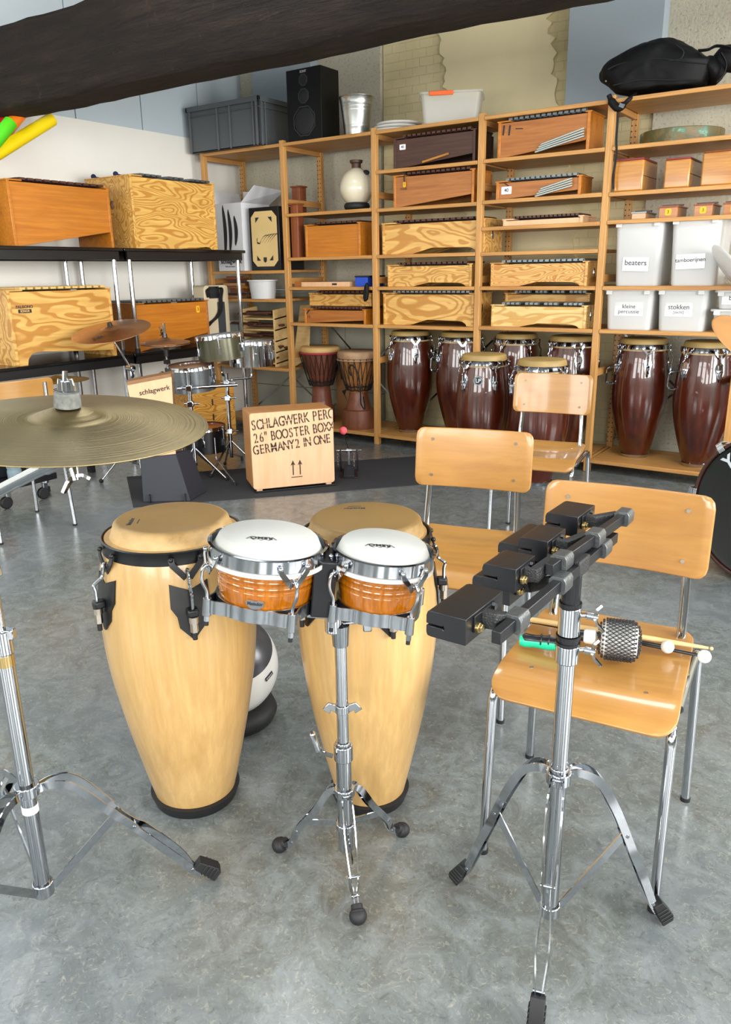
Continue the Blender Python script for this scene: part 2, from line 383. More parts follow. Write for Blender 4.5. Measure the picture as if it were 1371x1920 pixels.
def text_mesh(s, size, depth=.0006, align='CENTER', bold=0., space=1.):
    cu = bpy.data.curves.new('t', 'FONT'); cu.body = s; cu.size = size; cu.extrude = depth; cu.align_x = align; cu.align_y = 'CENTER'; cu.offset = bold*size; cu.space_character = space
    o = bpy.data.objects.new('t', cu); COL.objects.link(o); bpy.context.view_layer.update()
    me = bpy.data.meshes.new_from_object(o.evaluated_get(bpy.context.evaluated_depsgraph_get()))
    bm = new(); bm.from_mesh(me); bpy.data.objects.remove(o); bpy.data.meshes.remove(me); bpy.data.curves.remove(cu); return bm
def lettering(s, size, mat, parent, M, name='lettering', **k):
    return part(name, text_mesh(s, size, **k), mat, parent, M=M, ang=20)
def face_M(loc, right, up):       # local XY plane of a text or a flat figure set on a surface
    r = Vector(right).normalized(); u = Vector(up).normalized(); u = (u-r*u.dot(r)).normalized(); n = r.cross(u)
    m = Matrix((r, u, n)).transposed().to_4x4(); m.translation = Vector(loc); return m
FRONT = lambda x, y, z: face_M((x, y, z), (1, 0, 0), (0, 0, 1))    # faces -Y
# ---------------------------------------------------------------- the room
WY = 5.6                                                             # the rear wall's face
bm = new(); span(bm, (RX0-.3, RY0-.3, -.12), (RX1+.3, WY+.3, 0)); struct('floor', bm, floorm)
def wall_with_holes(name, bmf, mat, u0, u1, z0, z1, holes, put):
    bm = new(); xs = sorted({u0, u1, *[h[0] for h in holes], *[h[1] for h in holes]})
    for a, b in zip(xs, xs[1:]):
        h = [q for q in holes if q[0] <= a and q[1] >= b]
        if not h: put(bm, a, b, z0, z1)
        else: put(bm, a, b, z0, h[0][2]); put(bm, a, b, h[0][3], z1)
    return struct(name, bm, mat)
greyroom = plaster('grey_painted_wall', '8d8a80', 30, .04, .03)
wall_with_holes('wall_front', None, greyroom, RX0-.1, RX1+.12, 0, RH, [(a, b, WZ0, WZ1) for a, b in REARW], lambda bm, a, b, c, d: span(bm, (a, RY0-.12, c), (b, RY0, d)))
wall_with_holes('wall_right', None, greyroom, RY0, WY, 0, RH, [(a, b, WZ0, WZ1) for a, b in SIDEW], lambda bm, a, b, c, d: span(bm, (RX1, a, c), (RX1+.12, b, d)))
k = 0
def window(n, a, b, z0, z1, put):
    f = new()
    for p in (a+.03, (a+b)/2, b-.03): put(f, p-.03, p+.03, z0, z1)
    for p in (z0+.03, (z0*.35+z1*.65), z1-.03): put(f, a, b, p-.025, p+.025)
    return struct('window_%d' % n, f, white)
for i, (a, b) in enumerate(REARW): window(i+1, a, b, WZ0, WZ1, lambda f, p, q, c, d: span(f, (p, RY0-.08, c), (q, RY0-.03, d)))
for i, (a, b) in enumerate(SIDEW): window(i+4, a, b, WZ0, WZ1, lambda f, p, q, c, d: span(f, (RX1+.03, p, c), (RX1+.08, q, d)))
# ceiling cut open for the roof windows and the added fill opening
bm = new(); xs = sorted({RX0-.1, RX1+.12, *[h[i] for h in SKYW_FILL for i in (0, 1)]})
for a, b in zip(xs, xs[1:]):
    hs = sorted([(h[2], h[3]) for h in SKYW_FILL if h[0] <= a and h[1] >= b]); y = RY0-.12
    for c, d in hs+[(WY+.12, None)]:
        if c > y: span(bm, (a, y, RH), (b, c, RH+.15))
        y = d
struct('ceiling', bm, ceilm)
# left wall: white plastered lower part, pale blue-grey boarding above it
bm = new(); span(bm, (RX0-.1, RY0-.12, 0), (RX0, WY+.12, 2.345)); struct('wall_left', bm, whitewall)
bm = new(); y = RY0-.12
while y < WY: span(bm, (RX0-.1, y, 2.345), (RX0-.004, min(y+.592, WY+.12), RH)); y += .6
struct('wall_left_upper', bm, bluewall, bevel=.002)
# rear wall, strip by strip
def strip(name, x0, x1, z0, z1, mat, y0=0., bevel=.003):
    bm = new(); span(bm, (x0, WY-y0, z0), (x1, WY+.12, z1)); return struct(name, bm, mat, bevel=bevel)
X = lambda px, y=110: PY(px, y, WY).x
xs = [X(403), X(440), X(485), X(608), X(713), X(1075), X(1258)]
strip('wall_rear_corner', RX0, xs[0], 2.2, RH, bluewall); strip('wall_rear_cream', xs[0], xs[1], 2.2, RH, creamwall)
strip('wall_rear_grey', xs[1]+.003, xs[4], 1.14, RH, greywall); strip('wall_rear_left', RX0, xs[1], 1.14, 2.2, greywall)
strip('wall_rear_brick', xs[4]+.006, xs[6]-.02, 0, RH, brickm, -.03); strip('wall_rear_right', xs[6]-.08, RX1+.12, 0, RH, greywall)
bm = new(); z = 0
while z < 1.13:
    for a, b in ((RX0, -4.05), (-4.045, xs[4])): span(bm, (a, WY-.0, z), (b, WY+.12, min(z+.276, 1.135)))
    z += .28
struct('wall_rear_panels', bm, concrete, bevel=.003)
bm = new(); span(bm, (X(485), WY-.1, 2.27), (X(596), WY-.001, RH)); struct('trim_1', bm, bluecol, bevel=.002)
bm = new(); span(bm, (X(1076), WY-.12, 2.24), (X(1258)-.03, WY-.001, RH)); struct('trim_2', bm, bluecol, bevel=.002)
# thick render coat on the brickwork with ragged stepped edges
random.seed(4); bm = new(); L = []; R = []
zt, zb = RH, .55
n = 44
for i in range(n+1):
    t = i/n; z = zt+(zb-zt)*t
    for s in (0, 1):
        jl = random.uniform(-.035, .035); jr = random.uniform(-.035, .035)
        yy = 60+(2.9-z)*330
        xl = X(806)+ .20*max(0, (3.2-z)) + jl; xr = X(1012)+.16*max(0, 3.2-z)*1.1+jr
        L.append((xl, z)); R.append((min(xr, xs[6]-.12), z))
        z -= (zt-zb)/n*.5
poly = L+R[::-1]
prism(bm, [(x, z) for x, z in poly], .022, Matrix(((1, 0, 0, 0), (0, 0, -1, WY+.03), (0, 1, 0, 0), (0, 0, 0, 1))))
struct('trim_3', bm, plastm)
# old timber roof beam
a = PZ(500, 100, 2.235); bm = new(); N = 60
secs = []
random.seed(9)
for i in range(N+1):
    x = RX0+.002+7.69*i/N; w1 = .003*math.sin(i*.9)+random.uniform(-.004, .004)+.02*(x-a.x)
    y0, y1, z0, z1 = a.y+w1, a.y+.22, 2.235+.004*math.sin(i*.53+1)+random.uniform(-.003, .003), 2.66+random.uniform(-.006, .006)
    secs.append([bm.verts.new(p) for p in ((x, y0+.015, z0), (x, y0-.004, z0+.02+random.uniform(0, .008)), (x, y0+.002*math.sin(i*.7), (z0+z1)/2), (x, y0, z1-.03), (x, y0+.03, z1), (x, y1, z1), (x, y1, z0))])
for p, q in zip(secs, secs[1:]):
    for i in range(7): bm.faces.new((p[i], p[(i+1) % 7], q[(i+1) % 7], q[i]))
bm.faces.new(secs[0]); bm.faces.new(secs[-1][::-1])
struct('beam', bm, beamm, ang=50)
# black carpet mat
bm = new(); a, b, c, d = PZ(250, 950), PZ(1000, 884), PZ(745, 843), PZ(262, 873)
q = [PZ(250, 952), PZ(1005, 892), PZ(905, 848), PZ(462, 842)]
q[3] = q[0]+(q[2]-q[1])
prism(bm, [(p.x, p.y) for p in q], .006); tag(part('floor_mat', bm, mat), 'black carpet mat lying on the floor under the percussion box and drum kit', 'mat')
# ---------------------------------------------------------------- pine shelving
SY0, SY1, PT = 4.94, 5.44, .04
EX = [-4.965, -4.125, -3.293, -2.463, -1.632, -.80]     # post centres
TOPZ = 2.235
LEV = [[.085, .535, 1.085, 1.305, 2.215], [.085, .905, 1.177, 1.397, 1.717, 2.215], [.085, .907, 1.177, 1.397, 1.71, 1.96, 2.215],
       [.085, .917, 1.177, 1.395, 1.552, 1.715, 1.962, 2.215], [.085, .917, 1.177, 1.556, 1.712, 1.963, 2.215]]
def hole_strip(bm, x, y, z0, z1):
    z = z0
    while z < z1: box(bm, (x, y, z), (.008, .003, .008)); z += .032
def side_frame(x, lab):
    t = thing('shelf_upright_frame', lab, 'shelf frame', (x, SY0, 0), 0, 'pine ladder frames of the shelving')
    for y in (0, SY1-SY0-PT):
        bm = new(); span(bm, (-PT/2, y, 0), (PT/2, y+PT, TOPZ)); part('post', bm, pineZ, t, bevel=.003)
    for z in (.04, .62, 1.2, 1.78, TOPZ-.07):
        bm = new(); span(bm, (-.012, PT, z), (.012, SY1-SY0-PT, z+.045)); part('rung', bm, pineY, t, bevel=.002)
    bm = new()
    for s in (-1, 1):
        z = .12
        while z < 2.2: box(bm, (s*PT*.3, SY1-SY0-PT-.0005, z), (.007, .003, .007)); z += .033
    part('peg_holes', bm, ink, t)['kind'] = 'stuff'
    return t
for i, x in enumerate(EX):
    side_frame(x, ['pine ladder frame at the left end of the shelving, by the white wall', 'pine ladder frame right of the black-sided box drum',
       'pine ladder frame between the hand drums and the dark tall drums', 'pine ladder frame in the middle, beside the marked 11 instrument',
       'pine ladder frame with the black bag strap hanging down it', 'pine ladder frame at the right edge, behind the black bass drum'][i])
NEIGH = [['low board with nothing on it beside the hand drums', 'board under the slotted pale rack', 'board under the white plastic tub', 'board carrying the white carton and black-sided box drum', 'top board carrying the grey crate'],
 ['bottom board under the two rope-tuned hand drums', 'board under the two stacked low instruments', 'board under the flat boxed instrument and blue box', 'board under the orange wooden instrument', 'board under the cream pot drum', 'top board carrying the loudspeaker and bucket'],
 ['bottom board under two dark tall drums', 'board under the lowest figured plywood instrument', 'board under the middle plywood instrument', 'board under the plywood instrument with oval handle', 'board under the red-brown instrument', 'board under the dark brown instrument', 'top board carrying white lids and clear tub'],
 ['bottom board behind the small chair', 'board under the pair of low plywood instruments', 'board under the strongly figured plywood instrument', 'empty board above the figured instrument', 'board under the thin flat instrument', 'board under the small instrument numbered 40', 'board under the instrument marked 11', 'top board left of the black bag'],
 ['bottom board under the dark tall drums behind the bass drum', 'board under the tubs labelled kleine percussie and stokken', 'board under the tubs labelled beaters and tamboerijnen', 'board under the four small tagged tone boxes', 'board under the three polished wooden boxes', 'board under the painted frame drum', 'top board carrying the black bag']]
for u in range(5):
    for k, z in enumerate(LEV[u]):
        t = thing('shelf_board', 'pine shelf, '+NEIGH[u][k], 'shelf', (EX[u]+PT/2+.002, SY0, z), 0, 'pine boards of the shelving')
        w_ = EX[u+1]-EX[u]-PT-.004; n = 3
        dy = (SY1-SY0)/n
        bm = new(); span(bm, (0, .002, -.018), (w_, SY1-SY0, 0))
        part('board', bm, pineX, t, bevel=.002)
        bm = new(); span(bm, (0, -.003, -.024), (w_, .018, -.001)); part('front_lip', bm, pineX, t, bevel=.002)
# diagonal metal braces behind the lower bays
for u, (za, zb) in ((1, (.12, .88)), (2, (.12, .88)), (4, (.12, .88)), (0, (.1, .7))):
    t = thing('cross_brace', ['thin steel cross brace behind the %s' % s for s in ('far left bay near the wall', 'rope-tuned hand drums', 'two dark drums left of the middle frame', 'x', 'right-hand dark drums')][u], 'brace', (0, SY1+.006, 0), 0, 'steel cross braces of the shelving')
    for a, b in ((za, zb), (zb, za)):
        bm = new(); bar(bm, [(EX[u], .003 if a < b else .009, a), (EX[u+1], .003 if a < b else .009, b)], (0, 1, 0), .002, .014); part('strap', bm, chrome2, t)
# ---------------------------------------------------------------- barred instruments
BARM = {}
def bar_mesh(mat):
    if mat.name not in BARM:
        bm = new(); box(bm, (0, 0, 0), (1, 1, 1)); bmesh.ops.bevel(bm, geom=bm.edges[:], offset=.09, segments=2, affect='EDGES')
        me = bpy.data.meshes.new('bar'); bm.to_mesh(me); bm.free(); me.materials.append(mat); me.shade_smooth(); me.set_sharp_from_angle(angle=.6); BARM[mat.name] = me
    return BARM[mat.name]
def xylo(label, loc, L, H, body, barm, n=13, style='arch', D=.30, rz=0., rim=None, handle=False, taper=.78, cat='xylophone', name='xylophone', skip=None, group='barred instruments', gap=1., endm=None, flip=False):
    t = thing(name, label, cat, loc, rz, group); endm = endm or body
    FM = Matrix(((1, 0, 0, 0), (0, 0, -1, .012), (0, 1, 0, 0), (0, 0, 0, 1)))
    hb = H-.004
    if style == 'slant': poly = [(0, 0), (.03, 0), (L-.012, H*.27), (L-.012, hb), (0, hb)]
    elif style == 'arch':
        e = L*.9; poly = [(0, 0), (L*.3, 0), (L*.5, .028*H/.15), (e-.05, H*.17)]+[(e-.05+.07*math.sin(a), H*.17*math.cos(a)) for a in (.25, .6, .95, 1.25, 1.5)]+[(L-.012, 0), (L-.012, hb), (0, hb)]
    elif style == 'archleft':
        e = L*.11; poly = [(0, 0), (e*.9, 0), (e, H*.08), (e+.03, H*.15), (e+.08, H*.17), (L*.75, H*.11), (L-.012, H*.09), (L-.012, hb), (0, hb)]
    elif style == 'archhole':
        poly = [(0, 0), (L*.4, 0), (L*.72, .008), (L*.86, .02), (L*.9, .015), (L*.93, 0), (L-.012, 0), (L-.012, hb), (0, hb)]
    else: poly = [(0, 0), (L-.012, 0), (L-.012, hb), (0, hb)]
    if flip: poly = [(L-.012-x, z) for x, z in poly][::-1]
    bm = new(); prism(bm, poly, .012, FM); part('front_panel', bm, body, t, bevel=.0015)
    bm = new(); prism(bm, poly, .012, Matrix(((1, 0, 0, 0), (0, 0, -1, D), (0, 1, 0, 0), (0, 0, 0, 1)))); part('back_panel', bm, body, t, bevel=.0015)
    for x in (-.006, L-.014):
        bm = new(); span(bm, (x, -.006, 0), (x+.018, D*(1. if x < 0 else taper)+.006, H+.003)); ep = part('end_panel', bm, endm, t, bevel=.002)
        if handle and x > 0:
            bm = new(); tube(bm, [(x+.019, D*.4+.0075*math.cos(a)*1.2, H*.55+.028*math.sin(a)) for a in [2*PI*i/16 for i in range(16)]], .0035, 6, closed=True)
            part('oval_handle_ring', bm, chrome, ep)
            bm = new(); box(bm, (x+.0185, D*.4, H*.55), (.002, .012, .045)); part('handle_recess', bm, ink, ep)
    for ca in (((-.012, -.008, H), (L*.13, D+.006, H+.008)), ((L*.955, -.008, H), (L+.012, D*taper+.006, H+.008))):
        bm = new(); span(bm, *ca); part('end_cap', bm, endm, t, bevel=.001)
    for fy in (.25, .7):
        bm = new(); span(bm, (L*.12, D*fy, H), (L*.96, D*fy+.012, H+.006)); part('bar_rail', bm, blackm, t)
    x0, x1 = L*.10, L*.965; step = (x1-x0)/n
    for i in range(n):
        if skip and i in skip: continue
        f = i/(n-1); ln = D*(1-(1-taper)*f)-.008
        o = bpy.data.objects.new('bar', bar_mesh(barm)); COL.objects.link(o); o.parent = t
        o.location = (x0+step*(i+.5), ln/2-.004, H+.015); o.scale = (step*.84*gap, ln, .016)
    return t
def sheet(name, bm, mat, parent, **k): return part(name, bm, mat, parent, **k)
def sticker(t, x, z, w_, h_, s, mat=paper, y=-.0006, size=.02, inkm=ink):
    bm = new(); prism(bm, rrect(w_, h_, .004, 3), .0006, FRONT(x, y+.0004, z)); q = part('sticker', bm, mat, t)
    if s: lettering(s, size, inkm, q, FRONT(x, y-.0006, z), bold=.01)
    return q
F0 = 4.965                                              # front plane of things on the shelves
def row(xl, xr, yt, z, Yf=F0): a = PY(xl, yt, Yf); b = PY(xr, yt, Yf); return a.x, b.x-a.x, a.z-z
# bay 3 (between the hand-drum bay and the middle frame)
x, L, H = row(740, 897, 262, 1.96); t = xylo('dark brown wooden xylophone with dark bars and a white 40 sticker', (x, F0, 1.96), .615, H, xyd, darkbar, 14, 'slant')
sticker(t, .065, H*.72, .048, .034, '40', size=.024)
bm = new(); box(bm, (.33, -.01, .045), (.2, .012, .012), RYm(-.18)); tag(part('loose_bar', bm, boxw), 'thin loose wooden strip leaning in the opening of the dark brown xylophone', 'wood strip').location = (x, F0-.004, 1.957)
x, L, H = row(740, 893, 332, 1.71); t = xylo('red-brown xylophone with a yellow tag at its left, under the dark brown one', (x, F0, 1.71), .615, H, xyr, darkbar, 14, 'slant', endm=xyo)
bm = new(); prism(bm, rrect(.022, .034, .006, 3), .002, FRONT(.088, -.012, H-.055)); q = part('yellow_tag', bm, yellowtag, t); lettering('1', .024, ink, q, FRONT(.088, -.015, H-.055))
bm = new(); tube(bm, [(.088, -.012, H-.04), (.085, -.014, H-.02), (.09, -.012, H+.02), (.1, .02, H+.026)], .004, 6); part('tag_string', bm, strapm, t)
lettering('STUDIO', .016, inkb, t, FRONT(.075, -.002, H-.083), bold=-.01)
x, L, H = row(716, 897, 421, 1.397); t = xylo('figured plywood xylophone with an oval metal handle past the frame, below the red-brown one', (x, 4.985, 1.397), .80, H, ply1, darkbar, 15, 'arch', handle=True, taper=.9)
x, L, H = row(729, 888, 499, 1.177); t = xylo('low plywood xylophone with dark bars, directly above the lowest one of its bay', (x, F0, 1.177), .665, H, ply2, darkbar, 14, 'arch', taper=.9)
x, L, H = row(718, 886, 551, .917); t = xylo('plywood metallophone with grey bars, lowest shelf beside the dark drums behind the left post', (x, 4.985, .907), .73, H+.01, ply1, greybar, 17, 'arch', handle=True, taper=.9, cat='metallophone', name='metallophone')
# bay 4
x, L, H = row(937, 1106, 231, 1.962); t = xylo('large orange-brown metallophone marked 11 with a sheaf of loose grey bars', (x, F0, 1.962), L, H, xyr, greybar, 14, 'slant', endm=xyo, cat='metallophone', name='metallophone')
lettering('11', .080, ink, t, FRONT(.05, -.002, H-.05) @ RZ(-.1), bold=.02)
bm = new(); box(bm, (.135, -.001, H-.045), (.05, .001, .006), RYm(.08)); part('dash_mark', bm, ink, t)
def loose_bars(base, n, ln, label):
    for i in range(n):
        bm = new(); box(bm, (0, 0, 0), (ln-.012*i, .014, .008), RYm(-.20-.012*i)); o = part('loose_bar', bm, loosebar, bevel=.001)
        o.location = (base[0]+.006*i, base[1]-.012-.001*i, base[2]+.0135*i); tag(o, label, 'metal bar', 'loose grey metal bars')
loose_bars((x+.41, F0-.012, 2.004), 4, .31, 'loose grey metal bar in the slanting sheaf against the instrument marked 11')
x, L, H = row(933, 1089, 343, 1.715); t = xylo('small reddish metallophone with grey bars and a white 40 sticker', (x, F0, 1.715), L, H, xyr, greybar, 14, 'slant', endm=xyo, cat='metallophone', name='metallophone', D=.24)
sticker(t, .065, H*.52, .07, .045, '40', size=.03)
bm = new(); box(bm, (.065, -.003, H*.86), (.035, .002, .006), RYm(.6)); part('dark_mark', bm, ink, t)
loose_bars((x+.39, F0-.012, 1.742), 4, .24, 'loose grey metal bar in the sheaf against the small instrument numbered 40')
x, L, H = row(946, 1092, 409, 1.552); t = xylo('thin flat pale wooden instrument lying alone on a shelf under the small numbered 40 one', (x, F0, 1.552), L, .035, birchbox, darkbar, 16, 'plain', cat='chime bar set', name='glockenspiel', D=.3)
x, L, H = row(923, 1105, 495, 1.177); t = xylo('plywood metallophone with the strongest swirling grain and an oval handle, under the empty shelf', (x, F0, 1.177), L-.01, H, ply('swirling_plywood', 'b87b35', 'deb066', 1.5, bands=13), greybar, 15, 'arch', handle=True, taper=.95, cat='metallophone', name='metallophone')
x, L, H = row(924, 1103, 573, .917); t = xylo('pale plywood metallophone with oval handle, front one of the two sharing a shelf', (x, F0, .917), L-.01, H, ply('pale_figured_plywood', 'c99c54', 'e8c584', 1.3, bands=4), greybar, 17, 'arch', handle=True, taper=.95, skip=(4, 8, 12), cat='metallophone', name='metallophone', D=.2)
x, L, H = row(950, 1112, 551, .917, 5.19); t = xylo('plywood metallophone standing behind the pale one, only its top edge showing', (x, 5.19, .917), L-.02, H, ply1, greybar, 17, 'plain', skip=(4, 8, 12), cat='metallophone', name='metallophone', D=.2)
# bay 2
x, L, H = row(575, 680, 424, 1.397); t = xylo('orange-varnished box xylophone with dark bars, right of the two brown posts', (x, 4.955, 1.397), .50, H, xyo, darkbar, 9, 'plain', D=.3, gap=1.15)
x, L, H = row(573, 686, 580, .905); t = xylo('low orange wooden xylophone marked 11, lower one of the stacked pair above the hand drums', (x, F0-.005, .905), .575, H, xyr, darkbar, 14, 'slant', endm=xyo, D=.36)
lettering('11', .035, ink, t, FRONT(.035, -.002, H*.45), bold=.01)
bm = new(); prism(bm, [(.008, H*.6+.01), (.012, H*.6), (.05, H*.6+.035), (.045, H*.6+.045)], .001, FRONT(0, -.0005, 0)); part('dark_mark', bm, ink, t)
z2 = .905+H+.026; x, L, H2 = row(582, 695, 551, z2, 5.03); t = xylo('low plywood xylophone stacked on top of the orange one above the hand drums', (x, 5.03, z2), .58, max(.07, H2), ply2, darkbar, 12, 'plain', D=.25)
x, L, H = row(565, 658, 529, 1.177); t = thing('instrument_box', 'long flat orange-brown wooden case beside the blue box, above the stacked instruments', 'case', (x, F0, 1.177), 0)
bm = new(); span(bm, (0, 0, 0), (.46, .3, .036)); part('case_body', bm, birchbox, t, bevel=.002)
bm = new(); span(bm, (.30, -.001, .012), (.345, 0, .026)); part('dark_label', bm, ink, t)
bm = new(); span(bm, (-.12, .06, 0), (-.005, .28, .038)); tag(part('wooden_block', bm, xyr), 'short reddish wooden block at the left end of the long flat case', 'wood block').location = (x, F0, 1.177)
x, L, H = row(666, 694, 520, 1.177); t = thing('plastic_box', 'small bright blue plastic box with a black lid, against the shelf post', 'box', (x, F0, 1.177))
bm = new(); span(bm, (0, 0, 0), (.11, .22, .068)); part('box_body', bm, blueb, t, bevel=.003)
bm = new(); span(bm, (-.004, -.003, .068), (.125, .223, .078)); part('lid', bm, satin, t, bevel=.002)
p = PY(689, 537, 4.93); bm = new(); prism(bm, [(-.022, -.055), (-.012, -.085), (.012, -.07), (.02, -.02), (.02, .03), (.008, .055), (-.008, .03), (-.016, -.01)], .03, FRONT(0, 0.012, 0))
o = tag(part('cloth_bag', bm, fabric, bevel=.008, seg=3), 'black cloth pouch hanging over the shelf edge in front of the blue box', 'bag'); o.location = (p.x, 4.915, 1.155)
# two brown square posts standing behind each other
for px, y0, lab in ((562, 5.28, 'brown square wooden post standing upright behind the shelves, the taller rear one'), (566, 5.0, 'brown square wooden post standing on the shelf left of the orange xylophone')):
    if y0 > 5.1: zb, zt = 1.727, PY(563, 352, y0).z; 
    else: zb, zt = 1.315, PY(568, 400, y0).z
    t = thing('wooden_post', lab, 'post', (PY(px, 400, y0).x, y0, zb))
    if zt-zb < .2: zt = zb+.3
    bm = new(); prism(bm, rrect(.085, .085, .006, 2), zt-zb); part('shaft', bm, tubew, t, bevel=.002)
    bm = new(); span(bm, (-.05, -.05, zt-zb), (.05, .05, zt-zb+.012)); part('cap', bm, tubew, t, bevel=.002)
    if y0 < 5.1: t.location = (-4.045, 5.0, 1.397); t.scale = (.85, .85, .95)
# cream pot drum on its black ring (bay 2)
def pot_drum(label, loc, r, h, neck=True, tilt=None, mt=None):
    t = thing('pot_drum', label, 'pot drum', loc)
    zb = .025; pr = [(r*.35, zb)]
    for i in range(1, 15):
        a = -PI/2+PI*(i/14.)*.93; pr.append((max(.02, r*math.cos(a)*(1.0 if a < 0 else .98)), zb+h*.5+h*.5*math.sin(a)))
    pr = [(max(q, .3*r), z) for q, z in pr]
    bm = new(); lathe(bm, [(0, zb)]+pr+[(0, pr[-1][1])], 48); part('shell', bm, mt or udu, t, ang=60)
    bm = new(); torus(bm, (0, 0, .028), r*.55, .028, sz=1.); part('foam_ring', bm, blackm, t, ang=80)
    if neck:
        z0 = pr[-1][1]-.004; bm = new(); lathe(bm, [(r*.27, z0), (r*.27, z0+.035), (r*.36, z0+.04), (r*.38, z0+.058), (r*.3, z0+.06), (r*.25, z0+.05), (0, z0+.05)], 32); part('neck', bm, xyd, t)
        bm = new(); ball(bm, (r*.72, -r*.05, zb+h*.86), r*.2, (1, 1, .4), R=Euler((.55, .55, 0)).to_matrix().to_4x4()); part('side_hole_rim', bm, ink, t)
    return t
p = PY(668, 388, 5.05); pot_drum('glossy cream pot drum with a brown neck on a black ring, beside the shelf post', (p.x-.0, 5.06, 1.717), .125, .265, mt=creamudu)
# ---------------------------------------------------------------- dark congas, hand drums
def conga(name, label, loc, h, rb, rbelly, rh, rrim, shell, metal, headm, rz=0., nl=5, group=None, base_m=None, base_h=.022, plate='hex', platem=None, handle=None, grip=True, badge=None, bz=.72, nk=.84):
    t = thing(name, label, 'conga drum', loc, rz, group); platem = platem or metal; base_m = base_m or metal
    zr = h-.042                                      # rim height
    ctl = [(bz*f/.72, rb+(rbelly-rb)*g) for f, g in ((0, 0), (.16, .31), (.34, .63), (.50, .86), (.62, .97), (.72, 1))]+[(bz+(1-bz)*f, rbelly*(1-(1-nk)*g)) for f, g in ((.36, .12), (.7, .5), (1, 1))]
    def R(z):
        u = z/(h-.035)
        for (a, p), (b, q) in zip(ctl, ctl[1:]):
            if u <= b: return p+(q-p)*(u-a)/(b-a)
        return ctl[-1][1]
    prof = [(R((h-.035)*i/60.), (h-.035)*i/60.) for i in range(61)]
    for _ in range(4): prof = [prof[0]]+[((prof[i-1][0]+prof[i][0]*2+prof[i+1][0])/4, prof[i][1]) for i in range(1, 60)]+[prof[-1]]
    bm = new(); lathe(bm, [(0, .004)]+prof+[(0, h-.035)], 72); part('shell', bm, shell, t, ang=60)
    bm = new(); lathe(bm, [(rb-.004, 0), (rb+.006, 0), (rb+.009, .004), (rb+.009+.006*base_h/.02, base_h), (rb-.002, base_h+.002), (rb-.004, 0)], 64); part('base_ring', bm, base_m, t)
    # head: rawhide tucked over a flesh hoop
    bm = new(); lathe(bm, [(0, h), (rh*.9, h-.0005), (rh-.006, h-.002), (rh, h-.007), (rh+.004, h-.02), (rrim-.008, zr-.016), (rrim-.009, zr-.024), (rrim-.014, zr-.026)], 72); part('drumhead', bm, headm, t, ang=60)
    bm = new(); lathe(bm, [(rrim-.010, zr-.034), (rrim-.004, zr-.032), (rrim-.003, zr-.022), (rrim-.012, zr-.018)], 64, close=True); part('flesh_hoop', bm, creamrope, t)
    bm = new(); lathe(bm, [(rrim-.003, zr-.022), (rrim+.001, zr-.022), (rrim+.001, zr+.004), (rrim+.003, zr+.007), (rrim-.001, zr+.009), (rrim-.004, zr+.004)], 72, close=True); part('rim', bm, metal, t)
    for i in range(nl):
        a = 2*PI*i/nl; c, s = math.cos(a), math.sin(a); er = Vector((c, s, 0)); et = Vector((-s, c, 0)); ez = Vector((0, 0, 1))
        P3 = lambda r, u, z: er*r+et*u+ez*z
        zl = h*.795; rs = R(zl)                       # lug height on the shell
        bm = new()
        for sg in (-1, 1):                            # V bracket of the rim
            bar(bm, [P3(rrim+.003, sg*.032, zr-.004), P3(rrim+.006, sg*.03, zr-.018), P3(rrim+.008, sg*.004, zr-.05)], et if True else ez, .013, .003)
            ball(bm, P3(rrim+.004, sg*.032, zr-.006), .006, u=10, v=6)
        part('rim_bracket', bm, metal, t)
        rr = max(rs+.022, rrim+.0); rd = rs+.019
        bm = new(); pts = [P3(rrim+.002, 0, zr-.038), P3(rrim+.004, 0, zr-.03), P3(rrim+.012, 0, zr-.031), P3(rrim+.016, 0, zr-.043), P3(rrim+.016, 0, zr-.06), P3(rd+.004, 0, zr-.075), P3(rd, 0, zr-.085), P3(rd, 0, zl-.055)]
        tube(bm, fillet(pts, .008, 3), .0038, 8); rod = part('tuning_rod', bm, chrome, t)
        bm = new(); cyl(bm, P3(rd, 0, zl-.03), P3(rd, 0, zl-.052), .009, seg=6); cyl(bm, P3(rd, 0, zl-.016), P3(rd, 0, zl-.030), .011, seg=14); part('nut', bm, screw if metal is black else chrome, rod)
        bm = new(); cyl(bm, P3(rd, 0, zl-.054), P3(rd, 0, zl-.07), .0055, seg=10); part('rod_cap', bm, blackm, rod)
        # lug plate curved to the shell
        if plate == 'hex': pl = [(0, .036), (.041, .052), (.043, .0), (.031, -.020), (.028, -.045), (.004, -.072), (-.004, -.072), (-.028, -.045), (-.031, -.020), (-.043, .0), (-.041, .052)]
        else: pl = [(0, .04), (.02, .03), (.027, .005), (.02, -.02), (.012, -.045), (0, -.062), (-.012, -.045), (-.02, -.02), (-.027, .005), (-.02, .03)]
        bm = new(); pl = [(u, zl+v) for u, v in pl]
        fr = [bm.verts.new(P3(math.sqrt(max(0, (R(v)+.004)**2-u*u)), u, v)) for u, v in pl]; bk = [bm.verts.new(P3(math.sqrt(max(0, (R(v)-.004)**2-u*u)), u, v)) for u, v in pl]
        cfr = bm.verts.new(P3(R(zl)+.004, 0, zl)); nn = len(pl)
        for q in range(nn):
            j = (q+1) % nn; bm.faces.new((fr[q], fr[j], cfr)); bm.faces.new((fr[q], bk[q], bk[j], fr[j]))
        pp = part('lug_plate', bm, platem, t, ang=50)
        bm = new(); box(bm, P3(rd-.004, 0, zl-.008), (.024, .024, .018), RZ(a)); part('lug_block', bm, platem, pp, bevel=.004)
